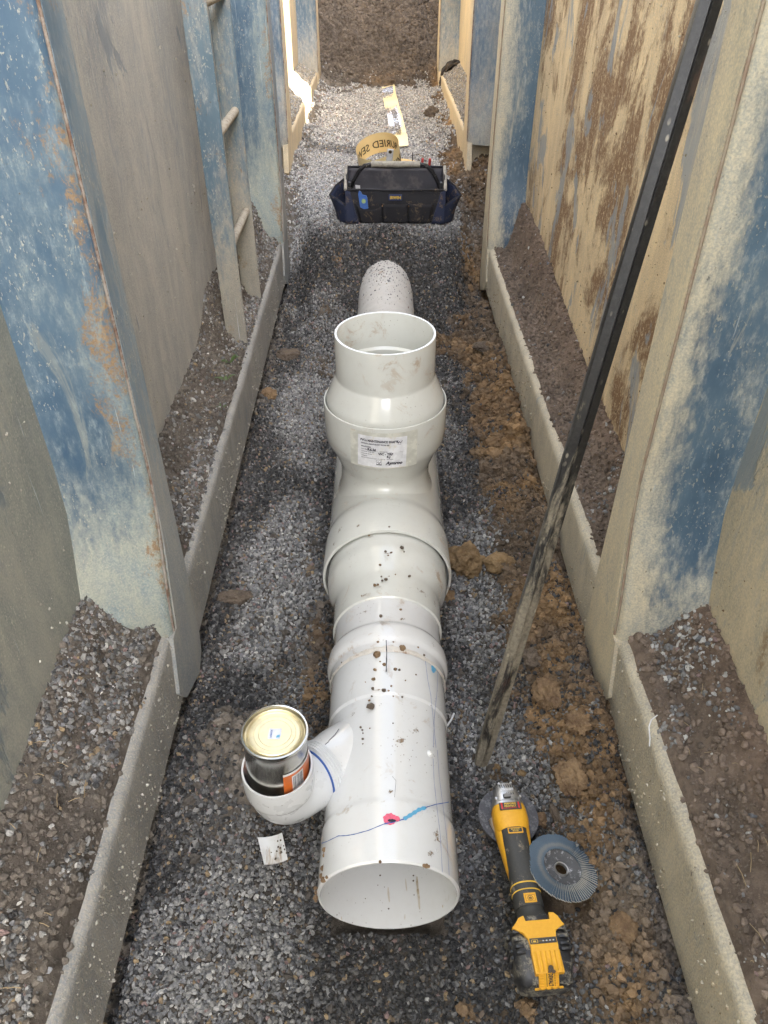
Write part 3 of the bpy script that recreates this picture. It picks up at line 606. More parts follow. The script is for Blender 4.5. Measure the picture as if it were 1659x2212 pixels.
# ladder on the left wall
lad = empty('ladder', (XL, 0, 0), (0, 0, AL), 'rusty blue steel ladder with ribbed rungs fixed to the left wall', 'ladder')
for yy in (2.49, 2.90):
    v, f = box(-.084, -.012, yy, yy + .008, .262, 2.8, .002, 1); MB().add(v, f).build('stile', M['ladder'], lad)
    v, f = box(-.084, -.077, yy + .008, yy + .05, .262, 2.8, .002, 1); MB().add(v, f).build('stile_flange', M['ladder'], lad)
M['rung'] = simple('rebar_rung', (.30, .26, .21), .85, dirt=(.42, .38, .31), damt=.9, scale=120, bump=.001)
for k, zz in enumerate((.60, .935, 1.27, 1.605, 1.94, 2.275)):
    pts = [(-.034, 2.496 + (2.905 - 2.496) * i / 60, zz) for i in range(61)]
    v, f = tube(pts, [.0125 + .0022 * (i % 2) for i in range(61)], 12); MB().add(v, f).build('rung', M['rung'], lad, True, 60)

# ================================================================== PVC pipework
def pvc(name, col, rough=.28, stain=.5, seed=0.0, dusty=0.0):
    g = NG(name); p = g.pos(off=(seed, seed, seed)); n = g.noise(p, 6, 5, .6); f = g.noise(p, 60, 6, .7)
    c = g.mix(g.ramp(n, .2, .8, 0, .5), col, tuple(x * .93 for x in col))
    st = g.noise(g.pos((1, 1, 1), off=(seed + 4, 2, 1)), 13, 9, .78, .8)
    gate = g.ramp(g.noise(p, 4.2, 3, .5), .50 - .03 * stain, .62 - .03 * stain)
    sm = g.math('MULTIPLY', g.ramp(st, .62 - .04 * stain, .68 - .03 * stain), gate)
    c = g.mix(g.math('MULTIPLY', sm, .75), c, g.mix(f, (.30, .19, .10), (.52, .43, .32)))
    sp = g.vor(p, 120); gs = g.ramp(g.noise(p, 10, 3, .5), .52, .66)
    sd = g.math('MULTIPLY', g.ramp(sp, .17, .09), gs); c = g.mix(g.math('MULTIPLY', sd, .8), c, (.22, .17, .13))
    c = g.mix(g.ramp(f, .45, .8, 0, .10 + dusty), c, (.50, .46, .40))
    # scuffs
    sc = g.noise(g.pos((4, 40, 40), off=(seed, 1, 0)), 3, 3, .6); c = g.mix(g.math('MULTIPLY', g.ramp(sc, .60, .85), .10 + dusty), c, (.45, .42, .38))
    rg = g.math('ADD', g.math('MULTIPLY', sm, .4), g.ramp(g.noise(p, 25, 4, .6), .3, .8, rough * .8, rough * 1.5 + dusty), True)
    g.b.inputs['Coat Weight'].default_value = .7 if dusty < .1 else 0; g.b.inputs['Coat Roughness'].default_value = .07
    return g.done(c, rg, g.bump(g.math('ADD', sd, sm), .6, .0008), 0, .5)
M['pvc_front'] = pvc('white_pvc', (.72, .725, .72), .12, 1.2, 1.0)
M['pvc_shaft'] = pvc('cream_white_pvc', (.68, .685, .64), .14, 1.6, 6.0, .03)
M['pvc_old'] = pvc('dusty_pvc', (.56, .54, .51), .5, 1.5, 11.0, .40)
M['pvc_mid'] = pvc('smeared_pvc', (.71, .71, .705), .16, 2.2, 21.0, .03)
M['pvc_fit'] = pvc('grey_white_pvc', (.65, .665, .675), .3, .3, 16.0)
M['ink'] = simple('blue_ink', (.03, .10, .36), .5); M['ink_light'] = simple('pale_blue_primer', (.12, .40, .62), .5)
M['primer'] = simple('pink_primer', (.80, .13, .22), .5, scale=200); M['black_ink'] = simple('black_ink', (.02, .02, .035), .6)
M['mudclod'] = soil_mat('mud_clod', (.16, .10, .06), (.30, .20, .11), (.36, .27, .17), .003, 3.0)
M['clay_pale'] = soil_mat('ochre_clay', (.17, .11, .055), (.34, .23, .12), (.42, .31, .19), .004, 2.0)
M['clay_dark'] = soil_mat('dark_clay', (.10, .078, .06), (.18, .14, .105), (.26, .22, .17), .004, 2.0)
M['sealant'] = simple('clear_sealant', (.66, .62, .56), .3, dirt=(.3, .2, .13), damt=.2, scale=50)

PX, PZ = .008, .10
def revolve_y(name, prof, mat, parent, x=PX, z=PZ, seg=128, closed=True, ang=22):
    v, f = lathe(prof, seg, 'y', closed); m = MB().add(v, f, Matrix.Translation((x, 0, z))); return m.build(name, mat, parent, True, ang)
def arcs(r0, y0, r1, y1, n=5, k=1):          # S blend between radii
    out = []
    for i in range(n + 1):
        t = i / n; s_ = t * t * (3 - 2 * t); out.append((r0 + (r1 - r0) * s_, y0 + (y1 - y0) * t))
    return out

# ---- front branch pipe (junction)
jp = empty('junction_pipe', (0, 0, 0), (0, 0, 0), 'white pipe junction with open end, pink primer blot and side branch', 'pipe')
TH = .006
prof = [(.1255 - .0025, .6185), (.1255, .622)] + [(.1255, .715)] + arcs(.1255, .725, .1222, .742, 4) + [(.1225, .955)] + [(.1228, .960), (.1258, .966), (.1258, 1.03), (.1262, 1.082), (.125, 1.086)]
inner = [(.119, 1.084), (.1165, .86), (.1165, .752), (.1195, .745), (.1195, .623), (.1205, .6185)]
body = revolve_y('pipe_body', prof + inner, M['pvc_front'], jp)
# back flange of the next pipe with its bulge
bp = empty('pipe_coupling', (0, 0, 0), (0, 0, 0), 'white ribbed pipe coupling smeared with mud behind the open front pipe', 'pipe')
prof = [(.1245, 1.075), (.1285, 1.078), (.1290, 1.096)] + arcs(.1290, 1.098, .1362, 1.112, 4) + [(.1372, 1.122), (.1368, 1.138)] + arcs(.1362, 1.142, .1265, 1.165, 5) + [(.1262, 1.245), (.1262, 1.36)]
revolve_y('coupling_body', prof + [(.118, 1.36), (.118, 1.075)], M['pvc_mid'], bp)

# ---- maintenance shaft tee
ms = empty('maintenance_shaft', (0, 0, 0), (0, 0, 0), 'cream white maintenance shaft with open upright riser and paper label', 'pipe fitting')
prof = [(.1275, 1.2335), (.1305, 1.236), (.1305, 1.29), (.1312, 1.315)] + arcs(.1312, 1.318, .1525, 1.395, 8) + [(.1545, 1.438)]
revolve_y('reducer', prof + [(.150, 1.44), (.150, 1.42), (.122, 1.32), (.122, 1.234)], M['pvc_shaft'], ms)
prof = [(.1605, 1.428), (.1665, 1.430), (.1680, 1.434), (.1672, 1.535)] + arcs(.1672, 1.540, .1605, 1.585, 4) + [(.1605, 2.0)] + arcs(.1605, 2.0, .13, 2.09, 6) + [(.118, 2.10), (.118, 2.09), (.15, 1.98), (.15, 1.47), (.1595, 1.45)]
revolve_y('tee_body', prof, M['pvc_shaft'], ms)
RY, RX = 1.72, .003
rz = empty('riser_base', (RX, RY, 0)); bpy.data.objects.remove(rz)
# neck: from the socket down, filleted on to the barrel
vs = []; fs = []; NA = 96; NB = 12
prof_top = [(.1500, .356), (.1450, .349), (.1425, .343)]
for k in range(NA):
    a = 2 * PI * k / NA; ca_, sa_ = math.cos(a), math.sin(a)
    def zb(r): 
        x = r * ca_ + RX - PX; return PZ + math.sqrt(max(.1605**2 - x * x, 0.0003))
    r_end = .1400; p2 = Vector((r_end, zb(r_end) - .002)); p1 = Vector((.1165, min(zb(.1165) + .003, .268))); p0 = Vector((.1215, .283))
    col_ = [Vector(q) for q in prof_top]
    col_ += [Vector((.1410, .338)) * (1 - t) + p0 * t for t in (.25, .5, .75)]
    for i in range(NB + 1):
        t = i / NB; col_.append(p0 * (1 - t)**2 + p1 * 2 * t * (1 - t) + p2 * t * t)
    for q in col_: vs.append((RX + q[0] * ca_, RY + q[0] * sa_, q[1]))
m = len(col_)
for k in range(NA):
    for i in range(m - 1): fs.append((k * m + i, ((k + 1) % NA) * m + i, ((k + 1) % NA) * m + i + 1, k * m + i + 1))
MB().add(vs, fs).build('neck', M['pvc_shaft'], ms, True, 40)
prof = [(.140, .349), (.1475, .3485), (.1500, .3500), (.1545, .360), (.1585, .372), (.1600, .40), (.1600, .470), (.1590, .4745), (.1565, .4750), (.1555, .4725), (.1550, .44), (.140, .36)]
v, f = lathe(prof, 128, 'z', True); sock = MB().add(v, f).build('socket', M['pvc_shaft'], ms, True, 22); sock.location = (RX, RY, 0)
prof = [(.1510, .455), (.1520, .478), (.1500, .487), (.1485, .4905), (.1300, .536), (.1275, .541), (.1262, .544), (.1258, .550), (.1252, .652), (.1242, .6555), (.1195, .6555), (.1185, .652), (.1175, .562), (.1100, .556), (.1090, .545), (.115, .50), (.14, .455)]
v, f = lathe(prof, 128, 'z', True); ris = MB().add(v, f).build('riser', M['pvc_shaft'], ms, True, 22); ris.location = (RX, RY, 0)

# ---- paper label wrapped on the socket
def wrap(o_v, R0, c=(RX, RY), s0=-.008, z0=.409, rot=R(-1.5)):
    out = []
    for (x, y, z) in o_v:
        xx = x * math.cos(rot) - y * math.sin(rot); yy = x * math.sin(rot) + y * math.cos(rot)
        a = (s0 + xx) / R0; out.append((c[0] + (R0 + z) * math.sin(a), c[1] - (R0 + z) * math.cos(a), z0 + yy))
    return out
M['paper'] = simple('label_paper', (.78, .78, .80), .5, dirt=(.62, .58, .50), damt=.25, scale=60)
M['tape_clear'] = simple('yellowed_clear_tape', (.63, .625, .555), .25, dirt=(.50, .42, .30), damt=.2, scale=30)
def patch(w_, h_, nx_=24, ny_=2, z=0.0):
    vs = [(-w_ / 2 + w_ * i / nx_, -h_ / 2 + h_ * j / ny_, z) for j in range(ny_ + 1) for i in range(nx_ + 1)]
    fs = [(j * (nx_ + 1) + i, j * (nx_ + 1) + i + 1, (j + 1) * (nx_ + 1) + i + 1, (j + 1) * (nx_ + 1) + i) for j in range(ny_) for i in range(nx_)]
    return vs, fs
v, f = patch(.175, .104, 30, 2, .0006); mesh_obj('label_tape', wrap(v, .1600, s0=-.004, z0=.4125, rot=0), f, M['tape_clear'], ms)
LW, LH = .124, .090
v, f = patch(LW, LH, 30, 2, .0012); st_ = mesh_obj('sticker', wrap(v, .1600), f, M['paper'], ms)
mb = MB()
def T(s, x, y, size, bold=0.02, shear=0, align='LEFT', sx=1.0, z=.0018):
    v, f = text2d(s, size * 1.04, bold + .012, shear, align); mb.add([(x + q[0] * sx, y + q[1], z) for q in v], f)
def rect(x0, x1, y0, y1, z=.0018): mb.add([(x0, y0, z), (x1, y0, z), (x1, y1, z), (x0, y1, z)], [(0, 1, 2, 3)])
T('PVCu MAINTENANCE SHAFTS', -.055, .0285, .0088, .035, sx=.78)
T('225X225 IL MAINT/SHAFT W/CAP RRJ', -.054, .0205, .0052, .03, sx=.80)
T('MSIL252250RR', -.053, .0115, .0046, .03, sx=.85)
T('Date Manf :', -.052, .0040, .0040, .01, sx=.9); T('Assembly No :', -.006, .0012, .0038, .01, sx=.9)
T('Customer Order No :', -.052, -.0025, .0040, .01, sx=.9); T('Customer ID No :', -.052, -.0088, .0040, .01, sx=.9); T('Tested by :', -.052, -.0150, .0040, .01, sx=.9)
T('Maximum Safe Installation Depth  5.5m  With Cap  -  SWS 000064', -.052, -.0205, .0029, .01, sx=.98)
for (a, b, y) in ((.018, .052, .0012), (-.024, .052, -.0030), (-.027, .052, -.0092), (-.025, .052, -.0155), (-.038, -.010, .0020)): rect(a, b, y, y + .00045)
T('9.6.26', -.037, .0028, .0095, .045, .15, sx=.9); T('VIC - TRF', -.009, -.0072, .0085, .04, .05); T('R.J', .012, -.0150, .0080, .04, .05)
# W logo
for (a, b, c_, d_) in ((.036, .039, .0345, .0265), (.0415, .0445, .0265, .0345)):
    pass
def bar2(p, q, w_):
    p = Vector((*p, .0018)); q = Vector((*q, .0018)); d = (q - p).normalized(); n_ = Vector((-d.y, d.x, 0)) * w_ / 2
    mb.add([p - n_, q - n_, q + n_, p + n_], [(0, 1, 2, 3)])
for a, b in (((.0355, .0345), (.0395, .0265)), ((.0395, .0265), (.0425, .0325)), ((.0425, .0325), (.0450, .0265)), ((.0450, .0265), (.0495, .0345))): bar2(a, b, .0014)
rect(.038, .047, .0235, .0241)
# tick box
for a, b, c_, d_ in ((-.013, .000, -.0235, -.0229), (-.013, -.0124, -.038, -.0235), (-.0006, .000, -.038, -.0235), (-.013, .000, -.038, -.0352)): rect(a, b, c_, d_)
bar2((-.0095, -.0290), (-.0065, -.0325), .0014); bar2((-.0065, -.0325), (-.0020, -.0265), .0014)
for a, b in (((-.0065, -.0250), (-.0110, -.0295)), ((-.0110, -.0295), (-.0065, -.0340)), ((-.0065, -.0340), (-.0020, -.0295))): bar2(a, b, .0006)
T('Aymroo', .011, -.0345, .0115, .045, .28); rect(.0095, .025, -.0368, -.0360)
mesh_obj('lettering', wrap(mb.v, .1600), mb.f, M['black_ink'], st_)

# ---- buried pipe behind the shaft
op = empty('buried_pipe', (0, 0, 0), (0, 0, 0), 'dusty white pipe running from behind the shaft into the gravel', 'pipe')
o = revolve_y('pipe_body', [(.126, 2.095), (.1262, 2.28), (.128, 2.29), (.128, 2.36), (.1235, 2.37), (.1235, 3.9), (.116, 3.9), (.116, 2.1)], M['pvc_old'], op)

# ---- side branch: inclined stub, ribbed collar, elbow, socket
BD = (Vector((-.188, .765, .172)) - Vector((.008, .955, .105))).normalized(); B0 = Vector((.008, .955, .105)); 
def frame_pts(c, d, up, r, n=48):
    s_ = d.cross(up).normalized(); u_ = s_.cross(d).normalized()
    return [c + (s_ * math.cos(2 * PI * k / n) + u_ * math.sin(2 * PI * k / n)) * r for k in range(n)]
def sweep(rings, n=48, caps=False):
    vs = [p for r_ in rings for p in r_]; fs = []
    for i in range(len(rings) - 1):
        for k in range(n): fs.append((i * n + k, i * n + (k + 1) % n, (i + 1) * n + (k + 1) % n, (i + 1) * n + k))
    return vs, fs
UP = Vector((0, 0, 1))
rings = []
for s_, r_ in ((.02, .071), (.06, .071), (.10, .071), (.125, .0705), (.145, .0690), (.150, .0680), (.175, .0655), (.192, .0650), (.193, .0620)):
    rings.append(frame_pts(B0 + BD * s_ + Vector((0, 0, (.15 - max(0, .15 - s_)) * 0)), BD, UP, r_))
v, f = sweep(rings); MB().add(v, f).build('branch', M['pvc_front'], jp, True, 25)
cl = []
for k in range(4):
    s0 = .178 + k * .0062
    for ds, rr_ in ((0, .0655), (.0006, .0672), (.0044, .0672), (.0050, .0655)): cl.append(frame_pts(B0 + BD * (s0 + ds), BD, UP, rr_))
cl.append(frame_pts(B0 + BD * .2035, BD, UP, .056))
v, f = sweep(cl); MB().add(v, f).build('ribbed_collar', M['pvc_fit'], jp, True, 20)
SC0 = Vector((-.188, .765, .276))            # centre of the socket rim
eb = empty('elbow_fitting', (0, 0, 0), (0, 0, 0), 'white pipe elbow turning up from the side branch and holding a tin', 'pipe fitting')
E0 = B0 + BD * .202
ctr = Vector((SC0.x, SC0.y, .172)); L1 = (ctr - E0).length
rings = [frame_pts(E0, BD, UP, .0535), frame_pts(E0 + BD * .001, BD, UP, .0555)]
rb = .050; st = ctr - BD * rb * .9
for i in range(0, 13):
    t = i / 12; p = st * (1 - t)**2 + ctr * 2 * t * (1 - t) + (ctr + UP * rb) * t * t
    d = (BD * (1 - t) + UP * t).normalized(); side = BD.cross(UP).normalized()
    rings.append([p + (side * math.cos(2 * PI * k / 48) + side.cross(d).normalized() * math.sin(2 * PI * k / 48)) * (.0555 + .0025 * t) for k in range(48)])
v, f = sweep(rings); MB().add(v, f).build('bend', M['pvc_fit'], eb, True, 40)
prof = [(.0575, .212), (.0605, .2165), (.0622, .222), (.0628, .228), (.0632, .272), (.0626, .276), (.0592, .276), (.0588, .273), (.0585, .23), (.055, .215)]
v, f = lathe(prof, 96, 'z', True); o = MB().add(v, f).build('socket', M['pvc_fit'], eb, True, 22); o.location = (SC0.x, SC0.y, 0)
v, f = sweep([frame_pts(E0 + BD * -.001, BD, UP, .0600), frame_pts(E0 + BD * .0022, BD, UP, .0592), frame_pts(E0 + BD * .0030, BD, UP, .054)]); MB().add(v, f).build('primer_ring', M['ink'], eb, True)
v, f = sweep([frame_pts(E0 + BD * -.004, BD, UP, .0618), frame_pts(E0 + BD * -.001, BD, UP, .0606), frame_pts(E0 + BD * -.0008, BD, UP, .058)]); MB().add(v, f).build('primer_ring', M['primer'], eb, True)

# ---- tin standing in the socket
tin = empty('glue_tin', (SC0.x - .001, SC0.y + .004, .236), (R(-2.5), R(1.5), 0), 'silver tin with gold lid and orange label standing in the elbow', 'tin')
M['tin'] = simple('tinplate', (.62, .60, .55), .16, 1.0, dirt=(.25, .2, .14), damt=.1, scale=30)
M['gold'] = simple('gold_lacquer_lid', (.86, .77, .52), .46, .75, dirt=(.45, .33, .18), damt=.12, scale=40)
M['orange'] = simple('orange_label', (.62, .15, .03), .35, dirt=(.45, .18, .08), damt=.3, scale=60)
M['white_pl'] = simple('white_print', (.75, .75, .76), .45)
TR = .0545
prof = [(.001, 0), (TR - .003, 0), (TR, .002), (TR + .0012, .004), (TR, .006), (TR, .008), (TR, .016), (TR + .0009, .018), (TR, .020), (TR, .116), (TR + .0018, .119), (TR + .0028, .123), (TR + .0020, .1265), (TR - .001, .127), (TR - .0025, .124), (TR - .004, .1195)]
v, f = lathe(prof, 96); MB().add(v, f).build('tin_body', M['tin'], tin, True, 40)
prof = [(TR - .003, .1205), (TR - .005, .1200), (TR - .0062, .1250), (TR - .0075, .1262), (TR - .0090, .1250), (TR - .0098, .1215), (TR - .012, .1205), (TR - .0145, .1210), (.036, .1210), (.0357, .1203), (.0352, .1210), (.0282, .1210), (.0279, .1203), (.0274, .1212), (.012, .1213), (.0001, .1213)]
v, f = lathe(prof, 96); MB().add(v, f).build('lid', M['gold'], tin, True, 30)
def cyl_patch(R0, a0, a1, z0, z1, n=24, zf=None, rows=2):
    vs = []; 
    for j in range(rows + 1):
        for i in range(n + 1):
            a = a0 + (a1 - a0) * i / n; t = j / rows; zz = z0 + (z1 - z0) * t + (zf(i / n) * t if zf else 0); vs.append((R0 * math.sin(a), -R0 * math.cos(a), zz))
    return vs, [(j * (n + 1) + i, j * (n + 1) + i + 1, (j + 1) * (n + 1) + i + 1, (j + 1) * (n + 1) + i) for j in range(rows) for i in range(n)]
v, f = cyl_patch(TR + .0005, R(18), R(282), .008, .072, 90); lb = mesh_obj('paper_label', v, f, M['orange'], tin, True)
v, f = cyl_patch(TR + .0007, R(18), R(120), .072, .078, 40); mesh_obj('label_border', v, f, M['white_pl'], tin, True)
v, f = cyl_patch(TR + .0009, R(34), R(60), .026, .066, 12); mesh_obj('barcode_panel', v, f, M['white_pl'], tin, True)
mb = MB(); a = 36.0
while a < 58:
    wv = random.choice((.35, .6, .9)); v, f = cyl_patch(TR + .0012, R(a), R(a + wv), .030, .063, 1); mb.add(v, f); a += wv + random.choice((.5, .8, 1.0))
mesh_obj('barcode', mb.v, mb.f, M['black_ink'], tin)
sp_ = mesh_obj('price_sticker', [(-.011, -.012, .1218), (.009, -.013, .1218), (.011, -.004, .1218), (.0105, .010, .1218), (-.002, .009, .1218), (-.010, .010, .1218)], [(0, 1, 2, 3, 4, 5)], simple('sticker_paper', (.70, .72, .80), .5), tin)
v, f = text2d('16080526', .0042, .03); mesh_obj('lettering', [(-.0045 - q[1], -.0105 + q[0] * 1.0, .1222) for q in v], f, M['ink'], sp_)
mesh_obj('splash', [(x * .001, y * .001, .1222) for x, y in ((3, -10), (9, -9), (9, -3), (4, -5))], [(0, 1, 2, 3)], M['ink_light'], sp_)

# ---- pen lines and primer on the front pipe
def ribbon_px(pts, rad, w_, mat, name, parent, off=.0005, cx=PX, cz=PZ, sub=6):
    P = []
    for (a, b) in zip(pts[:-1], pts[1:]):
        for k in range(sub): t = k / sub; P.append((a[0] + (b[0] - a[0]) * t, a[1] + (b[1] - a[1]) * t))
    P.append(pts[-1]); Q = [hit_cyl(u, v, cx, cz, rad + off) for u, v in P]; vs = []
    for i, q in enumerate(Q):
        d = (Q[min(i + 1, len(Q) - 1)] - Q[max(i - 1, 0)]).normalized(); n_ = Vector((q.x - cx, 0, q.z - cz)).normalized(); s_ = d.cross(n_).normalized()
        ww = w_ * (1 + .25 * math.sin(i * 1.7)) / 2; vs += [q - s_ * ww, q + s_ * ww]
    fs = [(2 * i, 2 * i + 1, 2 * i + 3, 2 * i + 2) for i in range(len(Q) - 1)]
    return mesh_obj(name, vs, fs, mat, parent)
def cpx(c, sc_, ox, oy, pts): return [((ox + x * sc_) * .54, (oy + y * sc_) * .54) for x, y in pts]
K = 700 / 1659
A = lambda pts: cpx(0, K, 1200, 3000, pts)
Bc = lambda pts: cpx(0, K, 1200, 2400, pts)
ribbon_px(A([(205, 885), (255, 868), (362, 815), (440, 812), (520, 798), (650, 762), (800, 700)]), .1255, .0013, M['ink'], 'pen_line', body)
ribbon_px(A([(800, 700), (900, 680), (985, 655)]), .1255, .0020, M['ink'], 'pen_line', body, .0012)
ribbon_px(A([(985, 655), (1060, 610), (1130, 565), (1195, 545)]), .1255, .0062, M['ink_light'], 'primer_line', body, .0010)
ribbon_px(A([(1190, 545), (1290, 515), (1410, 495)]), .1255, .0013, M['ink'], 'pen_line', body, .0012)
ribbon_px(A([(1262, 80), (1272, 300), (1300, 560), (1330, 800), (1350, 1160)]), .1255, .0008, M['ink'], 'pen_line', body)
ribbon_px(A([(1303, 0), (1320, 250), (1365, 600), (1395, 850), (1415, 1190)]), .1255, .0008, M['ink'], 'pen_line', body)
ribbon_px(Bc([(1187, 555), (1210, 750), (1240, 900), (1260, 1100), (1290, 1400)]), .1258, .0009, M['ink'], 'pen_line', body)
ribbon_px(Bc([(1308, 660), (1300, 860), (1275, 1100), (1265, 1400)]), .1258, .0009, M['ink'], 'pen_line', body)
ribbon_px(Bc([(815, 330), (822, 500), (818, 680)]), .1290, .0018, M['black_ink'], 'pen_line', body, .001)
ribbon_px(A([(875, 250), (910, 290), (895, 470), (850, 590)]), .1225, .0005, M['black_ink'], 'hair', body)
def blot_px(c, rx, ry, rad, mat, name, parent, off=.0011, seed=1, n=28):
    vs = [hit_cyl(c[0], c[1], PX, PZ, rad + off)]
    for k in range(n):
        a = 2 * PI * k / n; j = 1 + .16 * mnoise.noise(Vector((math.cos(a) * 2 + seed, math.sin(a) * 2, seed))) + .07 * math.sin(9 * a + seed)
        vs.append(hit_cyl(c[0] + rx * j * math.cos(a), c[1] + ry * j * math.sin(a), PX, PZ, rad + off))
    return mesh_obj(name, vs, [(0, 1 + k, 1 + (k + 1) % n) for k in range(n)], mat, parent)
blot_px(((1200 + 850 * K) * .54, (3000 + 655 * K) * .54), 14, 12.5, .1255, M['primer'], 'primer_blot', body)
blot_px(((1200 + 918 * K) * .54, (3000 + 652 * K) * .54), 7, 6, .1255, M['primer'], 'primer_blot', body, .0013, 5)
blot_px(((1200 + 870 * K) * .54, (3000 + 668 * K) * .54), 9, 3.2, .1255, M['black_ink'], 'ink_smudge', body, .0016, 8)
blot_px(((1200 + 1268 * K) * .54, (2400 + 640 * K) * .54), 5, 12, .1258, M['ink_light'], 'ink_smudge', body, .0012, 3)
blot_px(((1200 + 475 * K) * .54, (2400 + 495 * K) * .54), 3.5, 3.5, .1258, M['ink_light'], 'ink_smudge', body, .0014, 4)
# round boss plug on the right of the pipe
q = hit_cyl(929, 1628, PX, PZ, .1225); nrm = Vector((q.x - PX, 0, q.z - PZ)).normalized(); rotq = nrm.to_track_quat('Z', 'Y').to_matrix().to_4x4()
v, f = lathe([(.0001, .006), (.0042, .006), (.0048, .0045), (.0055, .003), (.0072, .002), (.0078, .0), (.0078, -.002)], 28); MB().add(v, f, Matrix.Translation(q) @ rotq).build('boss_plug', M['pvc_front'], body, True, 40)
q = hit_cyl(944, 1838, PX, PZ, .1255); nrm = Vector((q.x - PX, 0, q.z - PZ)).normalized(); rotq = nrm.to_track_quat('Z', 'Y').to_matrix().to_4x4()
v, f = lathe([(.0001, .0012), (.0020, .0012), (.0030, .0), (.0030, -.002)], 20); MB().add(v, f, Matrix.Translation(q) @ rotq).build('mould_mark', M['pvc_front'], body, True, 40)
# black marks on branch
def line3(pts, w_, mat, name, parent, up):
    vs = []
    for i, q in enumerate(pts):
        d = (pts[min(i + 1, len(pts) - 1)] - pts[max(i - 1, 0)]).normalized(); s_ = d.cross(up).normalized() * w_ / 2; vs += [q - s_, q + s_]
    return mesh_obj(name, vs, [(2 * i, 2 * i + 1, 2 * i + 3, 2 * i + 2) for i in range(len(pts) - 1)], mat, parent)
side = BD.cross(UP).normalized()
def brn(s_, ph, r_): return B0 + BD * s_ + (UP * math.cos(ph) + side * math.sin(ph)) * r_
line3([brn(.15, .18, .0685), brn(.168, .16, .0672), brn(.178, .15, .0665)], .0014, M['black_ink'], 'pen_line', jp, UP)
line3([brn(.115, .30, .0760), brn(.130, .24, .0722), brn(.15, .2, .0690)], .0012, M['black_ink'], 'pen_line', jp, UP)
# sealant bead over the joint
rings = []; NB2 = 120
vs = []; fs = []
for k in range(NB2 + 1):
    a = R(-10) + R(200) * k / NB2; wob = mnoise.noise(Vector((math.cos(a) * 5, math.sin(a) * 5, 3))); w2 = .0045 + .003 * abs(mnoise.noise(Vector((a * 6, 0, 1)))); 
    for j in range(9):
        t = j / 8; yy = 1.076 + .003 * wob - w2 + 2 * w2 * t + (.010 * max(0, math.sin(a * 1.0))**6) * t; rr_ = .1268 + .0026 * math.sin(PI * t) * (1 + .6 * mnoise.noise(Vector((a * 14, t * 3, 5))))
        vs.append((PX + rr_ * math.cos(a), yy, PZ + rr_ * math.sin(a)))
for k in range(NB2):
    for j in range(8): fs.append((k * 9 + j, k * 9 + j + 1, (k + 1) * 9 + j + 1, (k + 1) * 9 + j))
MB().add(vs, fs).build('sealant_bead', M['sealant'], bp, True, 60)

# dirt crumbs lying on the pipes
def on_pipe(name, pts, par, lab=None):
    """pts: (u, v, radius_px, pipe radius, seed) each crumb rests on the pipe where the photo shows it"""
    for (u, v, rp, rad, sd, mt) in pts:
        q = hit_cyl(u, v, PX, PZ, rad); dep = q.y * CP + (CAM_H - q.z) * SP; r_ = rp * dep / F
        vv, ff = rock(sd, r_, 2, (1, .85, .6), .35); Mx = Matrix.Translation(q + Vector((0, 0, r_ * .35))) @ Matrix.Rotation(sd * 1.3, 4, 'Z')
        MB().add(vv, ff, Mx).build(name, mt, par, False)
DC, DK = M['mudclod'], M['clay_dark']
cr = [(730, 525, 9), (970, 465, 8.5), (670, 1015, 9), (798, 615, 4), (905, 660, 4), (943, 665, 3), (710, 665, 4), (698, 755, 4.5), (690, 845, 4), (795, 860, 5), (865, 818, 2.6), (680, 915, 2.4), (655, 955, 3), (885, 915, 2), (970, 922, 2.6), (1000, 765, 1.8),
      (760, 585, 2), (700, 480, 3), (640, 460, 2.6), (1110, 455, 4.5), (1170, 530, 4.5), (885, 400, 2.2), (550, 510, 2.5), (405, 598, 3.5), (740, 400, 3), (620, 780, 1.6), (882, 1170, 2), (662, 1218, 1.8), (955, 94, 3.2), (765, 155, 4.5), (1100, 710, 2.2), (840, 862, 2.4), (790, 380, 1.8)]
pts = []
for i, (x, y, r_) in enumerate(cr):
    u, v = Bc([(x, y)])[0]; rad = .1258 if y > 450 else (.129 if y > 340 else .1268)
    pts.append((u, v, r_, rad, i + 3, DK if i % 3 == 2 or i in (2, 9) else DC))
for i, (x, y, r_) in enumerate([(575, 1210, 3), (592, 1235, 2.4), (597, 1265, 2), (596, 1320, 3), (596, 1365, 1.8)]):
    u, v = Bc([(x, y)])[0]; pts.append((u, v, r_, .1225, i + 50, DK))
on_pipe('dirt_lump', pts, body)
cr = [(778, 1548, 3), (818, 1580, 3.6), (865, 1690, 5), (640, 1605, 2.4), (752, 1715, 3.5), (790, 1722, 3), (880, 1715, 2), (716, 1806, 3.4), (755, 1905, 4.5), (680, 1945, 4), (915, 1882, 3.6), (700, 1940, 3), (730, 1912, 3), (820, 1870, 1.8), (725, 1885, 2.4), (770, 1740, 2.5)]
pts = []
for i, (x, y, r_) in enumerate(cr):
    u, v = (1100 + x * .5876) * .54, (1200 + y * .5876) * .54
    rad = .166 if y < 1560 else (.157 if y < 1760 else (.145 if y < 1850 else .134)); pts.append((u, v, r_, rad, i + 70, DC if i % 2 else DK))
on_pipe('dirt_lump', pts, ms)

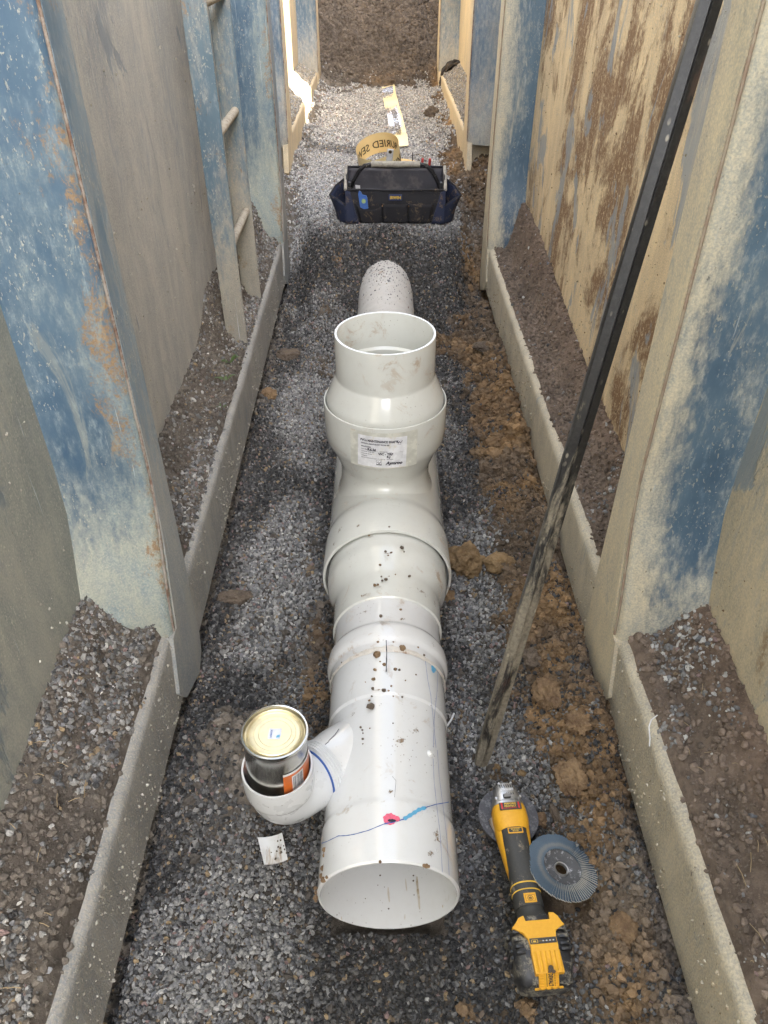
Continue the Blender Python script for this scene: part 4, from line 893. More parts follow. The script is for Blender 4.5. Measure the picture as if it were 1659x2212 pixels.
# ================================================================== clods, stones, offcut
def clod(u, v, rp, lab, mt, sd, sq=(1, .9, .7), sink=.34, group=None, cat='clod', name='clay_clod', sub=5, rough=.32, rotz=0.0):
    q = hit_z(u, v, .05)
    for _ in range(6): q = hit_z(u, v, float(height(np.array([q.x]), np.array([q.y]))[0]) + .01)
    dep = q.y * CP + (CAM_H - q.z) * SP; r_ = rp * dep / F
    vv, ff = rock(sd, r_, sub, sq, rough * 1.2, 2.0)
    o = MB().add(vv, ff, Matrix.Rotation(rotz, 4, 'Z')).build(name, mt, None, True, 180); o.location = (q.x, q.y, q.z + r_ * sq[2] * (1 - sink) - .012)
    return tag(o, lab, cat, group)
clod(1003, 1222, 38, 'largest ochre clay lump touching the right side of the shaft bell', M['clay_pale'], 3, (1, .95, .85))
clod(1078, 1220, 30, 'ochre clay lump to the right of the largest lump by the shaft', M['clay_pale'], 9, (1, .9, .7))
clod(966, 1285, 16, 'small round brown stone just below the shaft bell', M['mudclod'], 14, (1, .9, .8))
clod(505, 1290, 27, 'flat pale brown clay lump at the foot of the left rail', M['clay_dark'], 17, (1.3, .7, .5))
clod(1012, 625, 11, 'single brown stone on dark gravel right of the buried pipe', M['mudclod'], 21, (1, .9, .8))
clod(622, 768, 24, 'grey crusty slab against the left rail level with the riser', M['clay_dark'], 25, (1.1, .8, .45))
clod(580, 852, 17, 'brown clay lump under the left rail beside the shaft', M['mudclod'], 29)
clod(1050, 748, 21, 'flat brown slab under the right rail level with the riser', M['clay_dark'], 33, (1.4, .8, .4))
clod(1185, 1500, 40, 'large brown clay mass below the right post beside the bar', M['mudclod'], 37, (.8, 1.1, .6), .45)
clod(1150, 1420, 22, 'grey streaked clay lump between the bar and right rail', M['clay_dark'], 41, (.9, 1.1, .6))
clod(1234, 1680, 34, 'rough brown clay lump at the foot of the right rail above the loose disc', M['mudclod'], 44, (.9, 1.2, .6), .4)
clod(1200, 1758, 22, 'long dark flat stone standing on edge beside the cutting disc', M['clay_dark'], 48, (.38, 1.25, .6), .3, cat='stone', name='flat_stone', rough=.18, rotz=.25)
clod(1165, 1770, 19, 'dark brown soil lump right of the cutting disc', M['mudclod'], 52, (1, .9, .7))
clod(1128, 1667, 9, 'pale yellow stone just above the cutting disc', M['clay_pale'], 55, (1, .9, .8), cat='stone', name='pebble', sub=3)
clod(1070, 1655, 11, 'orange brown stone between bar foot and grinder', M['clay_pale'], 58, (1.1, .8, .7), cat='stone', name='pebble', sub=3)
clod(1008, 2000, 11, 'pinkish round stone beside the open pipe end', M['clay_dark'], 61, (1, .95, .8), cat='stone', name='pebble', sub=3, rough=.2)
clod(932, 250, 14, 'dark round lump on pale gravel near the far right rail', M['clay_dark'], 64, (1, .9, .9))
clod(838, 183, 13, 'dark lump sitting on the far end of the yellow strip', M['clay_dark'], 67, (1.2, .9, .7))
clod(800, 560, 5, 'small ochre stone beside the far end of the buried pipe', M['clay_pale'], 75, cat='stone', name='pebble', sub=3)
clod(1250, 1560, 26, 'brown clay lump right under the right post foot', M['mudclod'], 79, (1, 1.1, .7), .4)
clod(1155, 1140, 14, 'small orange clay lump where the bar passes the right rail', M['clay_pale'], 83, (1, 1, .8))
clod(1350, 2000, 30, 'pinkish brown clay lump near the bottom right corner', M['mudclod'], 87, (1, 1.2, .5), .45)
for i, (px, py, pr) in enumerate(((1060, 1950, 6), (1108, 1570, 7), (1236, 1920, 7), (1244, 2014, 6), (1290, 1870, 6))): pass
# stones on right ledge
q = hit_z(1592, 1487, .30)
vv, ff = rock(91, .016, 3, (1.2, .9, .7), .25); o = MB().add(vv, ff).build('pebble', M['clay_pale'], None, True, 180); o.location = (q.x, q.y, .305); tag(o, 'big pale brown stone on the near right rail below the blue post', 'stone')

oc = empty('plastic_offcut', (0, 0, 0), (0, 0, 0), 'square white plastic offcut with stones lying on it below the tin', 'offcut')
cs = [hit_z(557, 1812, .022), hit_z(610, 1802, .030), hit_z(622, 1858, .022), hit_z(571, 1870, .016)]
n_ = 8; vs = []
for j in range(n_ + 1):
    for i in range(n_ + 1):
        a, b = i / n_, j / n_; p = (cs[0] * (1 - a) + cs[1] * a) * (1 - b) + (cs[3] * (1 - a) + cs[2] * a) * b; p = p.copy(); p.z += -.006 * (1 - (2 * a - 1)**2) + .006; vs.append(p)
top = list(vs); vs = top + [p - Vector((0, 0, .004)) for p in top]; m = (n_ + 1)**2; fs = []
for j in range(n_):
    for i in range(n_): q0 = j * (n_ + 1) + i; fs += [(q0, q0 + 1, q0 + n_ + 2, q0 + n_ + 1), (m + q0, m + q0 + n_ + 1, m + q0 + n_ + 2, m + q0 + 1)]
for i in range(n_):
    for a_, b_ in ((i, i + 1), (n_ * (n_ + 1) + i + 1, n_ * (n_ + 1) + i)): fs.append((b_, a_, m + a_, m + b_))
    for a_, b_ in ((i * (n_ + 1), (i + 1) * (n_ + 1)), ((i + 1) * (n_ + 1) + n_, i * (n_ + 1) + n_)): fs.append((a_, b_, m + b_, m + a_))
MB().add(vs, fs).build('plate', M['pvc_front'], oc, True, 40)
for i, (x, y, r_) in enumerate(((620, 1840, 9), (585, 1850, 6), (630, 1800, 6), (590, 1915, 7), (615, 1925, 8), (655, 1900, 8), (575, 1960, 7), (620, 1975, 10), (660, 1940, 7), (515, 1975, 5), (560, 2045, 9), (680, 1980, 6), (615, 1750, 6))):
    u, v = (900 + x * .3617) * .54, (2700 + y * .3617) * .54; q = hit_z(u, v, .026); vv, ff = rock(i + 120, r_ * .2 * 1.35 / F * 1.0 * 1.9, 1, (1, .8, .7), .3)
    MB().add(vv, ff, Matrix.Translation(q + Vector((0, 0, .004))) @ Matrix.Rotation(i, 4, 'Z')).build('stone', DK if i % 2 else M['clay_dark'], oc)

# ================================================================== long black bar
b0 = hit_z(1045, 1628, .012); 
d1 = ray(1533, 0); b1 = Vector((0, 0, CAM_H)) + d1 * 1.03; dirv = (b1 - b0).normalized(); blen = 2.15
g = NG('black_bar_steel'); p = g.pos(obj=True); zz = g.N('ShaderNodeSeparateXYZ'); g.L(g.pos(obj=True), zz.inputs[0])
n1 = g.noise(g.pos((1, 1, .25), obj=True), 22, 8, .7, .5); n2 = g.noise(p, 130, 5, .7)
c = g.mix(g.ramp(n2, .4, .7), (.010, .010, .011), (.026, .025, .025))
c = g.mix(g.math('MULTIPLY', g.ramp(n1, .40, .34), .5), c, (.10, .06, .045))
fm = g.math('ADD', n1, g.ramp(zz.outputs[2], .15, 1.1, .20, -.03)); mk = g.ramp(fm, .58, .68)
mk = g.math('MULTIPLY', mk, g.ramp(n2, .3, .6, .6, 1)); c = g.mix(mk, c, g.mix(n2, (.17, .145, .105), (.30, .265, .20)))
sk = g.math('MULTIPLY', g.ramp(g.vor(g.pos((1, 1, .5), obj=True), 70), .22, .1), g.ramp(g.noise(p, 12, 3, .5), .45, .6)); c = g.mix(g.math('MULTIPLY', sk, .7), c, (.38, .34, .27))
M['bar'] = g.done(c, g.math('ADD', g.math('MULTIPLY', mk, .45), .36, True), g.bump(g.math('ADD', mk, n2), .6, .001))
bar = empty('steel_bar', b0 - dirv * .03, (0, 0, 0), 'long black steel bar, muddy at its foot, leaning on the right wall', 'bar')
bar.rotation_mode = 'QUATERNION'
zx = dirv; side_ = Vector((1, 0, 0)); side_ = (side_ - zx * side_.dot(zx)).normalized(); yy_ = zx.cross(side_); Mrot = Matrix((side_, yy_, zx)).transposed(); bar.rotation_quaternion = Mrot.to_quaternion()
pl = [(-.0170, -.004), (-.0158, -.0080), (-.002, -.0125), (.0000, -.0100), (.002, -.0125), (.0156, -.0080), (.0170, -.004), (.0165, .008), (-.0165, .008)]
nseg = 60; vs = []; fs = []; m = len(pl)
for i in range(nseg + 1):
    zq = blen * i / nseg; t = .82 if i == 0 else 1
    for (a, b) in pl: k = .0006 * mnoise.noise(Vector((a * 60, b * 60, zq * 9))); vs.append((a * t + k, b * t + k, zq))
for i in range(nseg):
    for k in range(m): fs.append((i * m + k, i * m + (k + 1) % m, (i + 1) * m + (k + 1) % m, (i + 1) * m + k))
fs += [tuple(range(m)), tuple(nseg * m + k for k in range(m))]
MB().add(vs, fs).build('bar_body', M['bar'], bar, True, 25)

# ================================================================== angle grinder
GR0 = Vector((.270, .500, .017)); gr = empty('angle_grinder', GR0, (0, 0, R(4.6)), 'yellow and black cordless angle grinder lying on the gravel', 'grinder')
def mixmud(name, col, rough=.5, amt=.5, mud=(.36, .30, .22), seed=0., scale=28):
    g = NG(name); p = g.pos(obj=True, off=(seed, seed, seed)); n = g.noise(p, scale, 8, .72, .4); n2 = g.noise(p, 220, 4, .7)
    mk = g.math('MULTIPLY', g.ramp(n, .66 - amt * .22, .74 - amt * .2), g.ramp(n2, .35, .6)); c = g.mix(mk, g.mix(g.ramp(n2, .3, .8, 0, .3), col, tuple(min(1, x * 1.5 + .01) for x in col)), mud)
    return g.done(c, g.math('ADD', g.math('MULTIPLY', mk, .4), rough, True), g.bump(g.math('ADD', mk, n2), .4, .0006))
M['g_yel'] = mixmud('tool_yellow', (.80, .40, .03), .42, .15, (.30, .20, .08)); M['g_blk'] = mixmud('tool_rubber', (.050, .050, .048), .6, .35, seed=3)
M['g_bat'] = mixmud('battery_plastic', (.022, .023, .026), .38, .9, (.27, .25, .20), 5, 34); M['g_alu'] = simple('cast_aluminium', (.62, .62, .62), .34, .85, dirt=(.25, .25, .25), damt=.3, scale=60)
M['g_disc'] = simple('cutting_disc_grit', (.085, .085, .095), .8, dirt=(.20, .20, .21), damt=.5, scale=260, bump=.0008); M['red'] = simple('red_print', (.65, .03, .03), .45); M['yprint'] = simple('yellow_print', (.85, .55, .08), .45)
M['pad'] = simple('pale_rubber_pad', (.72, .58, .46), .6)
def loft(st, n=32, e=2.6):
    """st: (L, halfw, z0, z1, exponent?) superellipse sections along local Y"""
    vs = []; fs = []
    for s_ in st:
        L_, w_, z0, z1 = s_[:4]; ee = s_[4] if len(s_) > 4 else e; xo = s_[5] if len(s_) > 5 else 0
        for k in range(n):
            a = 2 * PI * k / n; c_, q_ = math.cos(a), math.sin(a)
            vs.append((xo + w_ * math.copysign(abs(c_)**(2 / ee), c_), L_, (z0 + z1) / 2 + (z1 - z0) / 2 * math.copysign(abs(q_)**(2 / ee), q_)))
    for i in range(len(st) - 1):
        for k in range(n): fs.append((i * n + k, i * n + (k + 1) % n, (i + 1) * n + (k + 1) % n, (i + 1) * n + k))
    fs += [tuple(range(n)), tuple((len(st) - 1) * n + k for k in range(n))]
    return vs, fs
def part(name, vf, mat, par=gr, sm=True, an=35): return MB().add(*vf).build(name, mat, par, sm, an)
bat = part('battery', loft([(-.002, .036, .008, .046, 4), (.004, .043, .003, .054, 5), (.03, .0485, .0, .066, 5), (.07, .0500, .0, .074, 5), (.105, .0485, .0, .074, 5), (.122, .043, .002, .066, 4), (.128, .034, .01, .058, 3)], 48), M['g_bat'])
# moulded ribs on battery sides
for sx in (-1, 1):
    for k in range(4):
        yq = .045 + k * .019; part('rib', box(sx * .0505 - .0035, sx * .0505 + .0035, yq, yq + .012, .012, .060 - abs(k - 1.5) * .003, .002, 1), M['g_bat'], bat)
        part('rib', box(sx * .038 - .008, sx * .038 + .008, yq + .001, yq + .011, .066, .0765, .0022, 2), M['g_bat'], bat)
def strap(pl, zf, th, name, mat, par):
    n = len(pl); vs = [(x, y, zf(y)) for x, y in pl] + [(x, y, zf(y) - th) for x, y in pl]
    fs = [tuple(range(n)), tuple(range(2 * n - 1, n - 1, -1))] + [(i, (i + 1) % n, n + (i + 1) % n, n + i) for i in range(n)]
    o = MB().add(vs, fs).build(name, mat, par, False); return o
def ztop(y): return .0785 if y > .045 else (.0785 - (.045 - y) * .42)
sp1 = [(-.022, .045), (.024, .045), (.025, .060), (.0245, .085), (.027, .100), (.036, .108), (.044, .112), (.040, .120), (.036, .132), (.030, .140), (.022, .141), (.021, .126), (-.021, .126), (-.023, .138), (-.032, .134), (-.038, .124), (-.046, .114), (-.040, .108), (-.030, .100), (-.0235, .085), (-.0215, .060)]
# split so that faces stay planar
strap(sp1, lambda y: .0800, .010, 'top_strap', M['g_yel'], gr)
strap([(-.021, .018), (.027, .018), (.025, .0452), (-.0225, .0452)], lambda y: .080 - (.0452 - y) * .30, .010, 'ribbed_strap', M['g_yel'], gr)
for k in range(6): xq = -.0165 + k * .0079; part('ridge', ([(xq - .0026, .020, .0735), (xq + .0026, .020, .0735), (xq + .0022, .044, .0802), (xq - .0022, .044, .0802), (xq, .019, .0752), (xq, .045, .0818)], [(0, 3, 5, 4), (1, 4, 5, 2), (0, 4, 1), (3, 2, 5)]), M['g_yel'], gr, False)
strap([(-.016, -.007), (.017, -.007), (.017, .0182), (-.016, .0182)], lambda y: .0712 - (.0182 - y) * .75, .008, 'end_strap', M['g_yel'], gr)
for k in range(5):
    yq = .0155 - k * .0047
    for xa, xb in ((-.0155, -.0085), (.0098, .0165)): part('tread_bump', box(xa, xb, yq - .0012, yq + .0012, .0712 - (.0182 - yq) * .75 - .0008, .0712 - (.0182 - yq) * .75 + .0014, .0006, 1), M['g_yel'], gr)
for k in range(5): xq = -.0205 + k * .0102; part('tooth', box(xq - .0036, xq + .0036, -.0115, -.0055, .049, .0535, .0012, 1), M['g_yel'], gr)
v, f = text2d('DEWALT', .0088, .04, align='CENTER')
def endz(y): return .0712 - (.0182 - y) * .75
mesh_obj('lettering', [(.0038 + q[1] * 1.15 - .004 + .0, .0055 - q[0] * .62, endz(.0055 - q[0] * .62) + .0009) for q in v], f, M['black_ink'], gr)
for xq in (-.0035, .0100): mesh_obj('print_line', [(xq - .0004, -.006, endz(-.006) + .0009), (xq + .0004, -.006, endz(-.006) + .0009), (xq + .0004, .0175, endz(.0175) + .0009), (xq - .0004, .0175, endz(.0175) + .0009)], [(0, 1, 2, 3)], M['black_ink'], gr)
gauge = part('gauge_panel', box(-.0215, .0240, .068, .084, .0798, .0808, .0004, 1), M['g_blk'], gr)
def flatbar(x0, x1, y0, y1, z, mat, name, par): return mesh_obj(name, [(x0, y0, z), (x1, y0, z), (x1, y1, z), (x0, y1, z)], [(0, 1, 2, 3)], mat, par)
mb = MB()
def fb(x0, x1, y0, y1, z=.0812): mb.add([(x0, y0, z), (x1, y0, z), (x1, y1, z), (x0, y1, z)], [(0, 1, 2, 3)])
fb(-.019, -.008, .0705, .0714); fb(-.019, -.008, .0796, .0805); fb(-.019, -.0181, .0705, .0805); fb(-.0089, -.008, .0705, .0805); fb(-.016, -.011, .0733, .0777); fb(-.008, .018, .0756, .0762)
mesh_obj('gauge_print', mb.v, mb.f, M['yprint'], gauge)
for k in range(4): part('gauge_light', box(.000 + k * .0058, .0024 + k * .0058, .0745, .0773, .0809, .0816), M['pvc_fit'], gauge)
part('latch', box(-.019, .019, .126, .139, .066, .0785, .003, 2), M['g_bat'], gr)
part('neck', loft([(.118, .040, .012, .074, 3), (.135, .036, .012, .074, 2.6), (.150, .0275, .012, .066, 2.2), (.162, .0245, .012, .062, 2.2), (.172, .0245, .012, .062, 2.2)]), M['g_blk'])
part('rear_cap', loft([(.1715, .0262, .010, .0635, 2.3), (.200, .0262, .010, .0635, 2.3)]), M['g_blk'])
icn = part('icon_plate', box(-.011, .011, .1755, .1945, .0628, .0642, .0006, 1), M['g_yel'])
mb = MB(); fb(-.0085, .0085, .1790, .1794, .0645); fb(-.0085, .0085, .1904, .1908, .0645); fb(-.0085, -.0081, .179, .1908, .0645); fb(.0081, .0085, .179, .1908, .0645)
for (ra, rb_) in ((.0050, .0042), (.0024, .0008)):
    vs = []; 
    for k in range(24): a = 2 * PI * k / 24; vs += [(ra * math.cos(a), .185 + ra * math.sin(a), .0646), (rb_ * math.cos(a), .185 + rb_ * math.sin(a), .0646)]
    mb.add(vs, [(2 * k, 2 * ((k + 1) % 24), 2 * ((k + 1) % 24) + 1, 2 * k + 1) for k in range(24)])
mesh_obj('icon_print', mb.v, mb.f, M['black_ink'], icn)
for yq in (.202, .2125): part('yellow_ring', loft([(yq - .0009, .0262, .0100, .0638, 2.3), (yq, .0270, .0095, .0648, 2.3), (yq + .0009, .0262, .0100, .0638, 2.3)]), M['yprint'])
part('ring_band', loft([(.200, .0256, .0105, .0630, 2.3), (.214, .0256, .0105, .0630, 2.3)]), M['g_blk'])
part('side_shell', loft([(.2135, .0215, .012, .052, 2.5), (.24, .0262, .010, .055, 2.5), (.27, .0305, .010, .058, 2.5), (.288, .0330, .010, .062, 2.5), (.300, .0340, .010, .064, 2.5)]), M['g_yel'])
part('grip', loft([(.2132, .0255, .014, .0630, 2.4), (.235, .0243, .014, .0640, 2.4), (.26, .0248, .016, .0660, 2.4), (.285, .0262, .018, .0680, 2.4), (.292, .0270, .020, .0690, 2.4), (.2925, .0200, .022, .0640, 2.4)]), M['g_blk'])
bd = part('badge', box(-.0145, .0145, .2795, .2885, .0676, .0696, .0006, 1), M['g_yel'])
part('badge_inset', box(-.0125, .0125, .2810, .2870, .0690, .0701, .0003, 1), M['g_blk'], bd)
v, f = text2d('BRUSHLESS', .0032, .02, align='CENTER'); v2, f2 = text2d('MOTOR', .0028, .02, align='CENTER')
mb = MB().add([(-q[0] * 1.05, .2842 - q[1] + .0000, .0704) for q in v], f).add([(-q[0] * 1.1, .2838 - .0 + (.0028 - q[1]) * 1.0 - .0002 + .0008, .0704) for q in v2], f2)
mb = MB().add([(q[0] * 1.05, .2842 + q[1], .0704) for q in v], f).add([(q[0] * 1.1, .2816 + q[1], .0704) for q in v2], f2); mesh_obj('lettering', mb.v, mb.f, M['yprint'], bd)
part('head_housing', loft([(.290, .0300, .010, .0690, 2.6), (.298, .0330, .009, .0715, 2.8), (.308, .0345, .009, .0730, 3), (.322, .0340, .010, .0725, 3), (.330, .0325, .012, .0710, 3)]), M['g_yel'])
lbp = part('warning_plate', box(-.0215, .0215, .3165, .3295, .0714, .0738, .0012, 2), M['g_blk'])
for s_ in (-1, 1): part('red_bar', box(s_ * .0165 - .0015, s_ * .0165 + .0015, .3178, .3285, .0738, .0741), M['red'], lbp)
v, f = text2d('PERFORM', .0048, .04, align='CENTER'); v2, f2 = text2d('PROTECT', .0048, .04, align='CENTER')
mb = MB().add([(q[0] * 1.1, .3250 + q[1] * .85, .0742) for q in v], f).add([(q[0] * 1.12, .3208 + q[1] * .85, .0742) for q in v2], f2); mesh_obj('lettering', mb.v, mb.f, M['yprint'], lbp)
mb = MB()
for k in range(9): x0_ = -.0125 + k * .0028; mb.add([(x0_, .3182, .0742), (x0_ + .0016, .3182, .0742), (x0_ + .0026, .3200, .0742), (x0_ + .0010, .3200, .0742)], [(0, 1, 2, 3)])
mesh_obj('warning_stripes', mb.v, mb.f, M['red'], lbp)
gc = part('gear_case', loft([(.3305, .0320, .016, .0700, 3), (.336, .0318, .018, .0700, 3), (.3365, .0295, .02, .0720, 3), (.350, .0275, .022, .0725, 2.8), (.366, .0235, .024, .0715, 2.6), (.374, .0185, .026, .0690, 2.3), (.378, .0110, .03, .0630, 2)]), M['g_alu'])
for k in range(7): part('vent_slot', box(-.0125 + k * .0042, -.0108 + k * .0042, .362, .3685, .0706, .0728, .0006, 1), M['g_blk'], gc)
for k in range(4): part('vent_slot', box(-.002 + k * .0042, -.0004 + k * .0042, .3455, .3500, .0715, .0736, .0006, 1), M['g_blk'], gc)
part('spindle_lock', box(-.0095, .0050, .3375, .3470, .0690, .0772, .0025, 3), M['g_blk'], gc)
for k in range(3): part('lock_ridge', box(-.0085, .0040, .3392 + k * .0026, .3402 + k * .0026, .0765, .0782, .0003, 1), M['g_alu'], gc)
v, f = text2d('DEWALT', .0068, .05, align='CENTER'); mesh_obj('lettering', [(-q[0] * .95, .3590 - q[1] * 1.0, .0732 - (.3590 - q[1] - .35) * .04) for q in v], f, M['white_pl'], gc)
for (x_, y_) in ((-.024, .341), (.024, .341), (-.012, .373), (.012, .373)): v, f = lathe([(.0001, .002), (.0022, .002), (.0028, .0), (.0028, -.004)], 14); MB().add(v, f, Matrix.Translation((x_, y_, .0700 - (.002 if y_ > .36 else 0)))).build('screw', M['g_alu'], gc, True, 40)
v, f = lathe([(.0001, .0), (.0600, .0), (.0605, .0008), (.0605, .0020), (.0600, .0028), (.0001, .0028)], 96); o = MB().add(v, f).build('cutting_disc', M['g_disc'], gr, True, 30); o.location = (.003, .330, .019); o.rotation_euler = (R(1), R(3), 0)
part('paddle', ([(-.035, .300, .035), (-.040, .312, .036), (-.041, .318, .036), (-.034, .322, .040), (-.031, .300, .045), (-.024, .275, .040), (-.030, .278, .030)], [(0, 1, 2, 3, 4, 5, 6)]), M['pad'])
bpy.data.objects['paddle'].modifiers.new('s', 'SOLIDIFY').thickness = .004
# small clump of dirt on battery
for i, (x_, y_, r_) in enumerate(((.004, .022, .0042), (.007, .016, .0036), (.001, .017, .003))):
    vv, ff = rock(200 + i, r_, 2); MB().add(vv, ff, Matrix.Translation((x_, y_, .079))).build('dirt_lump', DK, gr)

_L = [-.012, .018, .045, .076, .114, .185, .206, .284, .3305, .378]; _T = [-.014, .003, .034, .049, .074, .127, .149, .252, .309, .356]
for o_ in gr.children_recursive:
    if o_.type != 'MESH': continue
    if o_.name.startswith('cutting_disc'): o_.location.y = float(np.interp(.330, _L, _T)); continue
    for v_ in o_.data.vertices: v_.co.y = float(np.interp(v_.co.y, _L, _T))

# ================================================================== loose flap disc
fd = empty('flap_disc', (.330, .691, .050), (R(-4), R(13), R(10)), 'round blue flap sanding disc leaning on the grinder', 'disc')
g = NG('abrasive_cloth'); p = g.pos(obj=True); n = g.noise(p, 300, 4, .7); n2 = g.noise(p, 40, 5, .6)
fd.scale = (1.08, 1.08, 1.08); fd.location.z += .006
M['cloth_b'] = g.done(g.mix(g.ramp(n2, .55, .75, 0, .5), g.mix(n, (.050, .080, .12), (.11, .155, .20)), (.30, .27, .22)), .7, g.bump(n, .5, .0004))
M['backing'] = simple('dusty_backing_plate', (.10, .10, .105), .75, dirt=(.55, .55, .57), damt=.35, scale=170, bump=.0008); M['flap_edge'] = simple('flap_edge_glue', (.55, .52, .46), .8)
v, f = lathe([(.0110, .001), (.0112, -.0015), (.0200, -.002), (.0300, .002), (.0345, .0045), (.0345, .0055), (.0590, .0045), (.0600, .0025), (.0590, .001), (.036, -.001), (.030, -.006), (.012, -.005)], 96, 'z', True)
MB().add([(x, y, z) for x, y, z in v], f).build('backing_plate', M['backing'], fd, True, 30)
v, f = lathe([(.0105, .002), (.0125, .0025), (.0130, -.002), (.0105, -.004)], 48, 'z', True); MB().add(v, f).build('steel_bush', M['g_alu'], fd, True, 30)
NFL = 80; fvs = []
me_flap = None
a_w = 2 * PI / NFL
flv = [(.0335, 0, .0095), (.0620, 0, .0085), (.0620, .062 * a_w * 1.15, .0058), (.0335, .0335 * a_w * 1.15, .0072)]
flv = flv + [(x, y, z - .0018) for x, y, z in flv]; flf = [(0, 1, 2, 3), (7, 6, 5, 4), (0, 4, 5, 1), (1, 5, 6, 2), (2, 6, 7, 3), (3, 7, 4, 0)]
for k in range(NFL):
    if me_flap is None:
        o = mesh_obj('flap', flv, flf, M['cloth_b'], fd); me_flap = o.data; me_flap.materials.append(M['flap_edge']); me_flap.polygons[2].material_index = 1; me_flap.polygons[3].material_index = 1; me_flap.polygons[4].material_index = 1
    else:
        o = bpy.data.objects.new('flap', me_flap); COL.objects.link(o); o.parent = fd
    o.rotation_euler = (random.uniform(-.01, .01), random.uniform(-.012, .012), k * a_w + random.uniform(-.006, .006)); o.scale = (random.uniform(.985, 1.01),) * 2 + (1,)

# ================================================================== tool bag
BY, BZ = 3.80, .285
bag = empty('tool_bag', (.055, BY, BZ), (0, 0, R(-.5)), 'open black and navy tool bag with a padded carry handle', 'tool bag')
M['fab'] = mixmud('black_fabric', (.013, .013, .017), .8, .55, (.15, .11, .075), 2, 22); M['navy'] = mixmud('navy_fabric', (.013, .020, .050), .8, .55, (.17, .12, .08), 4, 20)
M['lining'] = simple('grey_lining', (.052, .050, .062), .6, dirt=(.13, .12, .12), damt=.3, scale=14); M['tubeb'] = mixmud('handle_tube', (.012, .012, .014), .35, .35, (.4, .38, .33), 6, 60)
M['foam'] = simple('worn_foam_grip', (.27, .25, .22), .85, dirt=(.40, .37, .31), damt=.8, scale=50, bump=.001)
W2 = .238; HF = .150; HB = .205; DP = .20
def quadpatch(c00, c10, c11, c01, nu=16, nv=8, fn=None):
    c00, c10, c11, c01 = map(Vector, (c00, c10, c11, c01)); vs = []
    for j in range(nv + 1):
        for i in range(nu + 1):
            a, b = i / nu, j / nv; p = (c00 * (1 - a) + c10 * a) * (1 - b) + (c01 * (1 - a) + c11 * a) * b
            if fn: p = p + Vector(fn(a, b))
            vs.append(p)
    return vs, [(j * (nu + 1) + i, j * (nu + 1) + i + 1, (j + 1) * (nu + 1) + i + 1, (j + 1) * (nu + 1) + i) for j in range(nv) for i in range(nu)]
def cloth(name, vf, mat, par, th=.004):
    o = mesh_obj(name, vf[0], vf[1], mat, par, True, 60); md = o.modifiers.new('thick', 'SOLIDIFY'); md.thickness = th; md.offset = 0; return o
wr = lambda s_: (lambda a, b: (0, .006 * mnoise.noise(Vector((a * 6 + s_, b * 4, s_))), .003 * mnoise.noise(Vector((a * 5, b * 5 + s_, 2)))))
cloth('front_panel', quadpatch((-W2, 0, 0), (W2, 0, 0), (W2 - .004, .012, HF), (-W2 + .004, .012, HF), 24, 10, wr(1)), M['fab'], bag)
cloth('back_panel', quadpatch((-W2, DP, 0), (W2, DP, 0), (W2 + .004, DP + .02, HB), (-W2 - .004, DP + .02, HB), 24, 10, wr(2)), M['lining'], bag)
cloth('base', quadpatch((-W2, 0, .004), (W2, 0, .004), (W2, DP, .004), (-W2, DP, .004), 8, 8), M['fab'], bag)
for s_ in (-1, 1):
    vs = [Vector((s_ * W2, 0, 0)), Vector((s_ * W2, DP, 0)), Vector((s_ * (W2 + .004), DP + .02, HB)), Vector((s_ * (W2 + .002), DP * .5, HB * .93)), Vector((s_ * (W2 - .004), .012, HF))]
    cloth('end_panel', (vs, [(0, 1, 2, 3, 4)]), M['fab'], bag, .006)
    v, f = quadpatch((s_ * (W2 + .008), -.016, .0), (s_ * (W2 - .060), -.018, .0), (s_ * (W2 - .018), .002, HF - .004), (s_ * (W2 + .004), .002, HF), 6, 8, wr(7)); cloth('corner_panel', (v, f), M['navy'], bag, .008)
    v, f = tube([(s_ * (W2 + .003), .006, HF + .002), (s_ * (W2 + .006), .10, HB * .88), (s_ * (W2 + .008), DP + .015, HB + .004)], .008, 8); MB().add(v, f).build('end_piping', M['foam'], bag, True)
    # flared end pocket
    v, f = quadpatch((s_ * W2, -.006, .0), (s_ * (W2 + .045), .08, .0), (s_ * (W2 + .085), .085, .105), (s_ * (W2 + .002), -.012, .085), 10, 8, lambda a, b: (s_ * .016 * math.sin(a * PI) * (1 - .3 * b), -.012 * math.sin(a * PI), .012 * math.sin(a * PI) * b)); cloth('end_pocket', (v, f), M['navy'], bag, .005)
    v, f = quadpatch((s_ * (W2 + .045), .08, .0), (s_ * W2, DP, .0), (s_ * (W2 + .004), DP, .165), (s_ * (W2 + .085), .085, .105), 8, 8, lambda a, b: (s_ * .014 * math.sin(a * PI) * (1 - .2 * b), 0, .0)); cloth('end_pocket', (v, f), M['navy'], bag, .005)
    rim = [(s_ * (W2 + .002), -.014, .086), (s_ * (W2 + .05), .022, .107), (s_ * (W2 + .087), .085, .107), (s_ * (W2 + .06), .14, .136), (s_ * (W2 + .004), DP, .166)]
    v, f = tube(rim, .0042, 8); MB().add(v, f).build('pocket_binding', M['fab'], bag, True)
for (a, b) in (((-W2, .011, HF), (W2, .011, HF)), ((-W2, DP + .02, HB), (W2, DP + .02, HB))):
    v, f = tube([Vector(a) * (1 - t) + Vector(b) * t + Vector((0, 0, .0015 * math.sin(t * 9))) for t in [i / 20 for i in range(21)]], .0055, 8); MB().add(v, f).build('top_binding', M['fab'], bag, True)
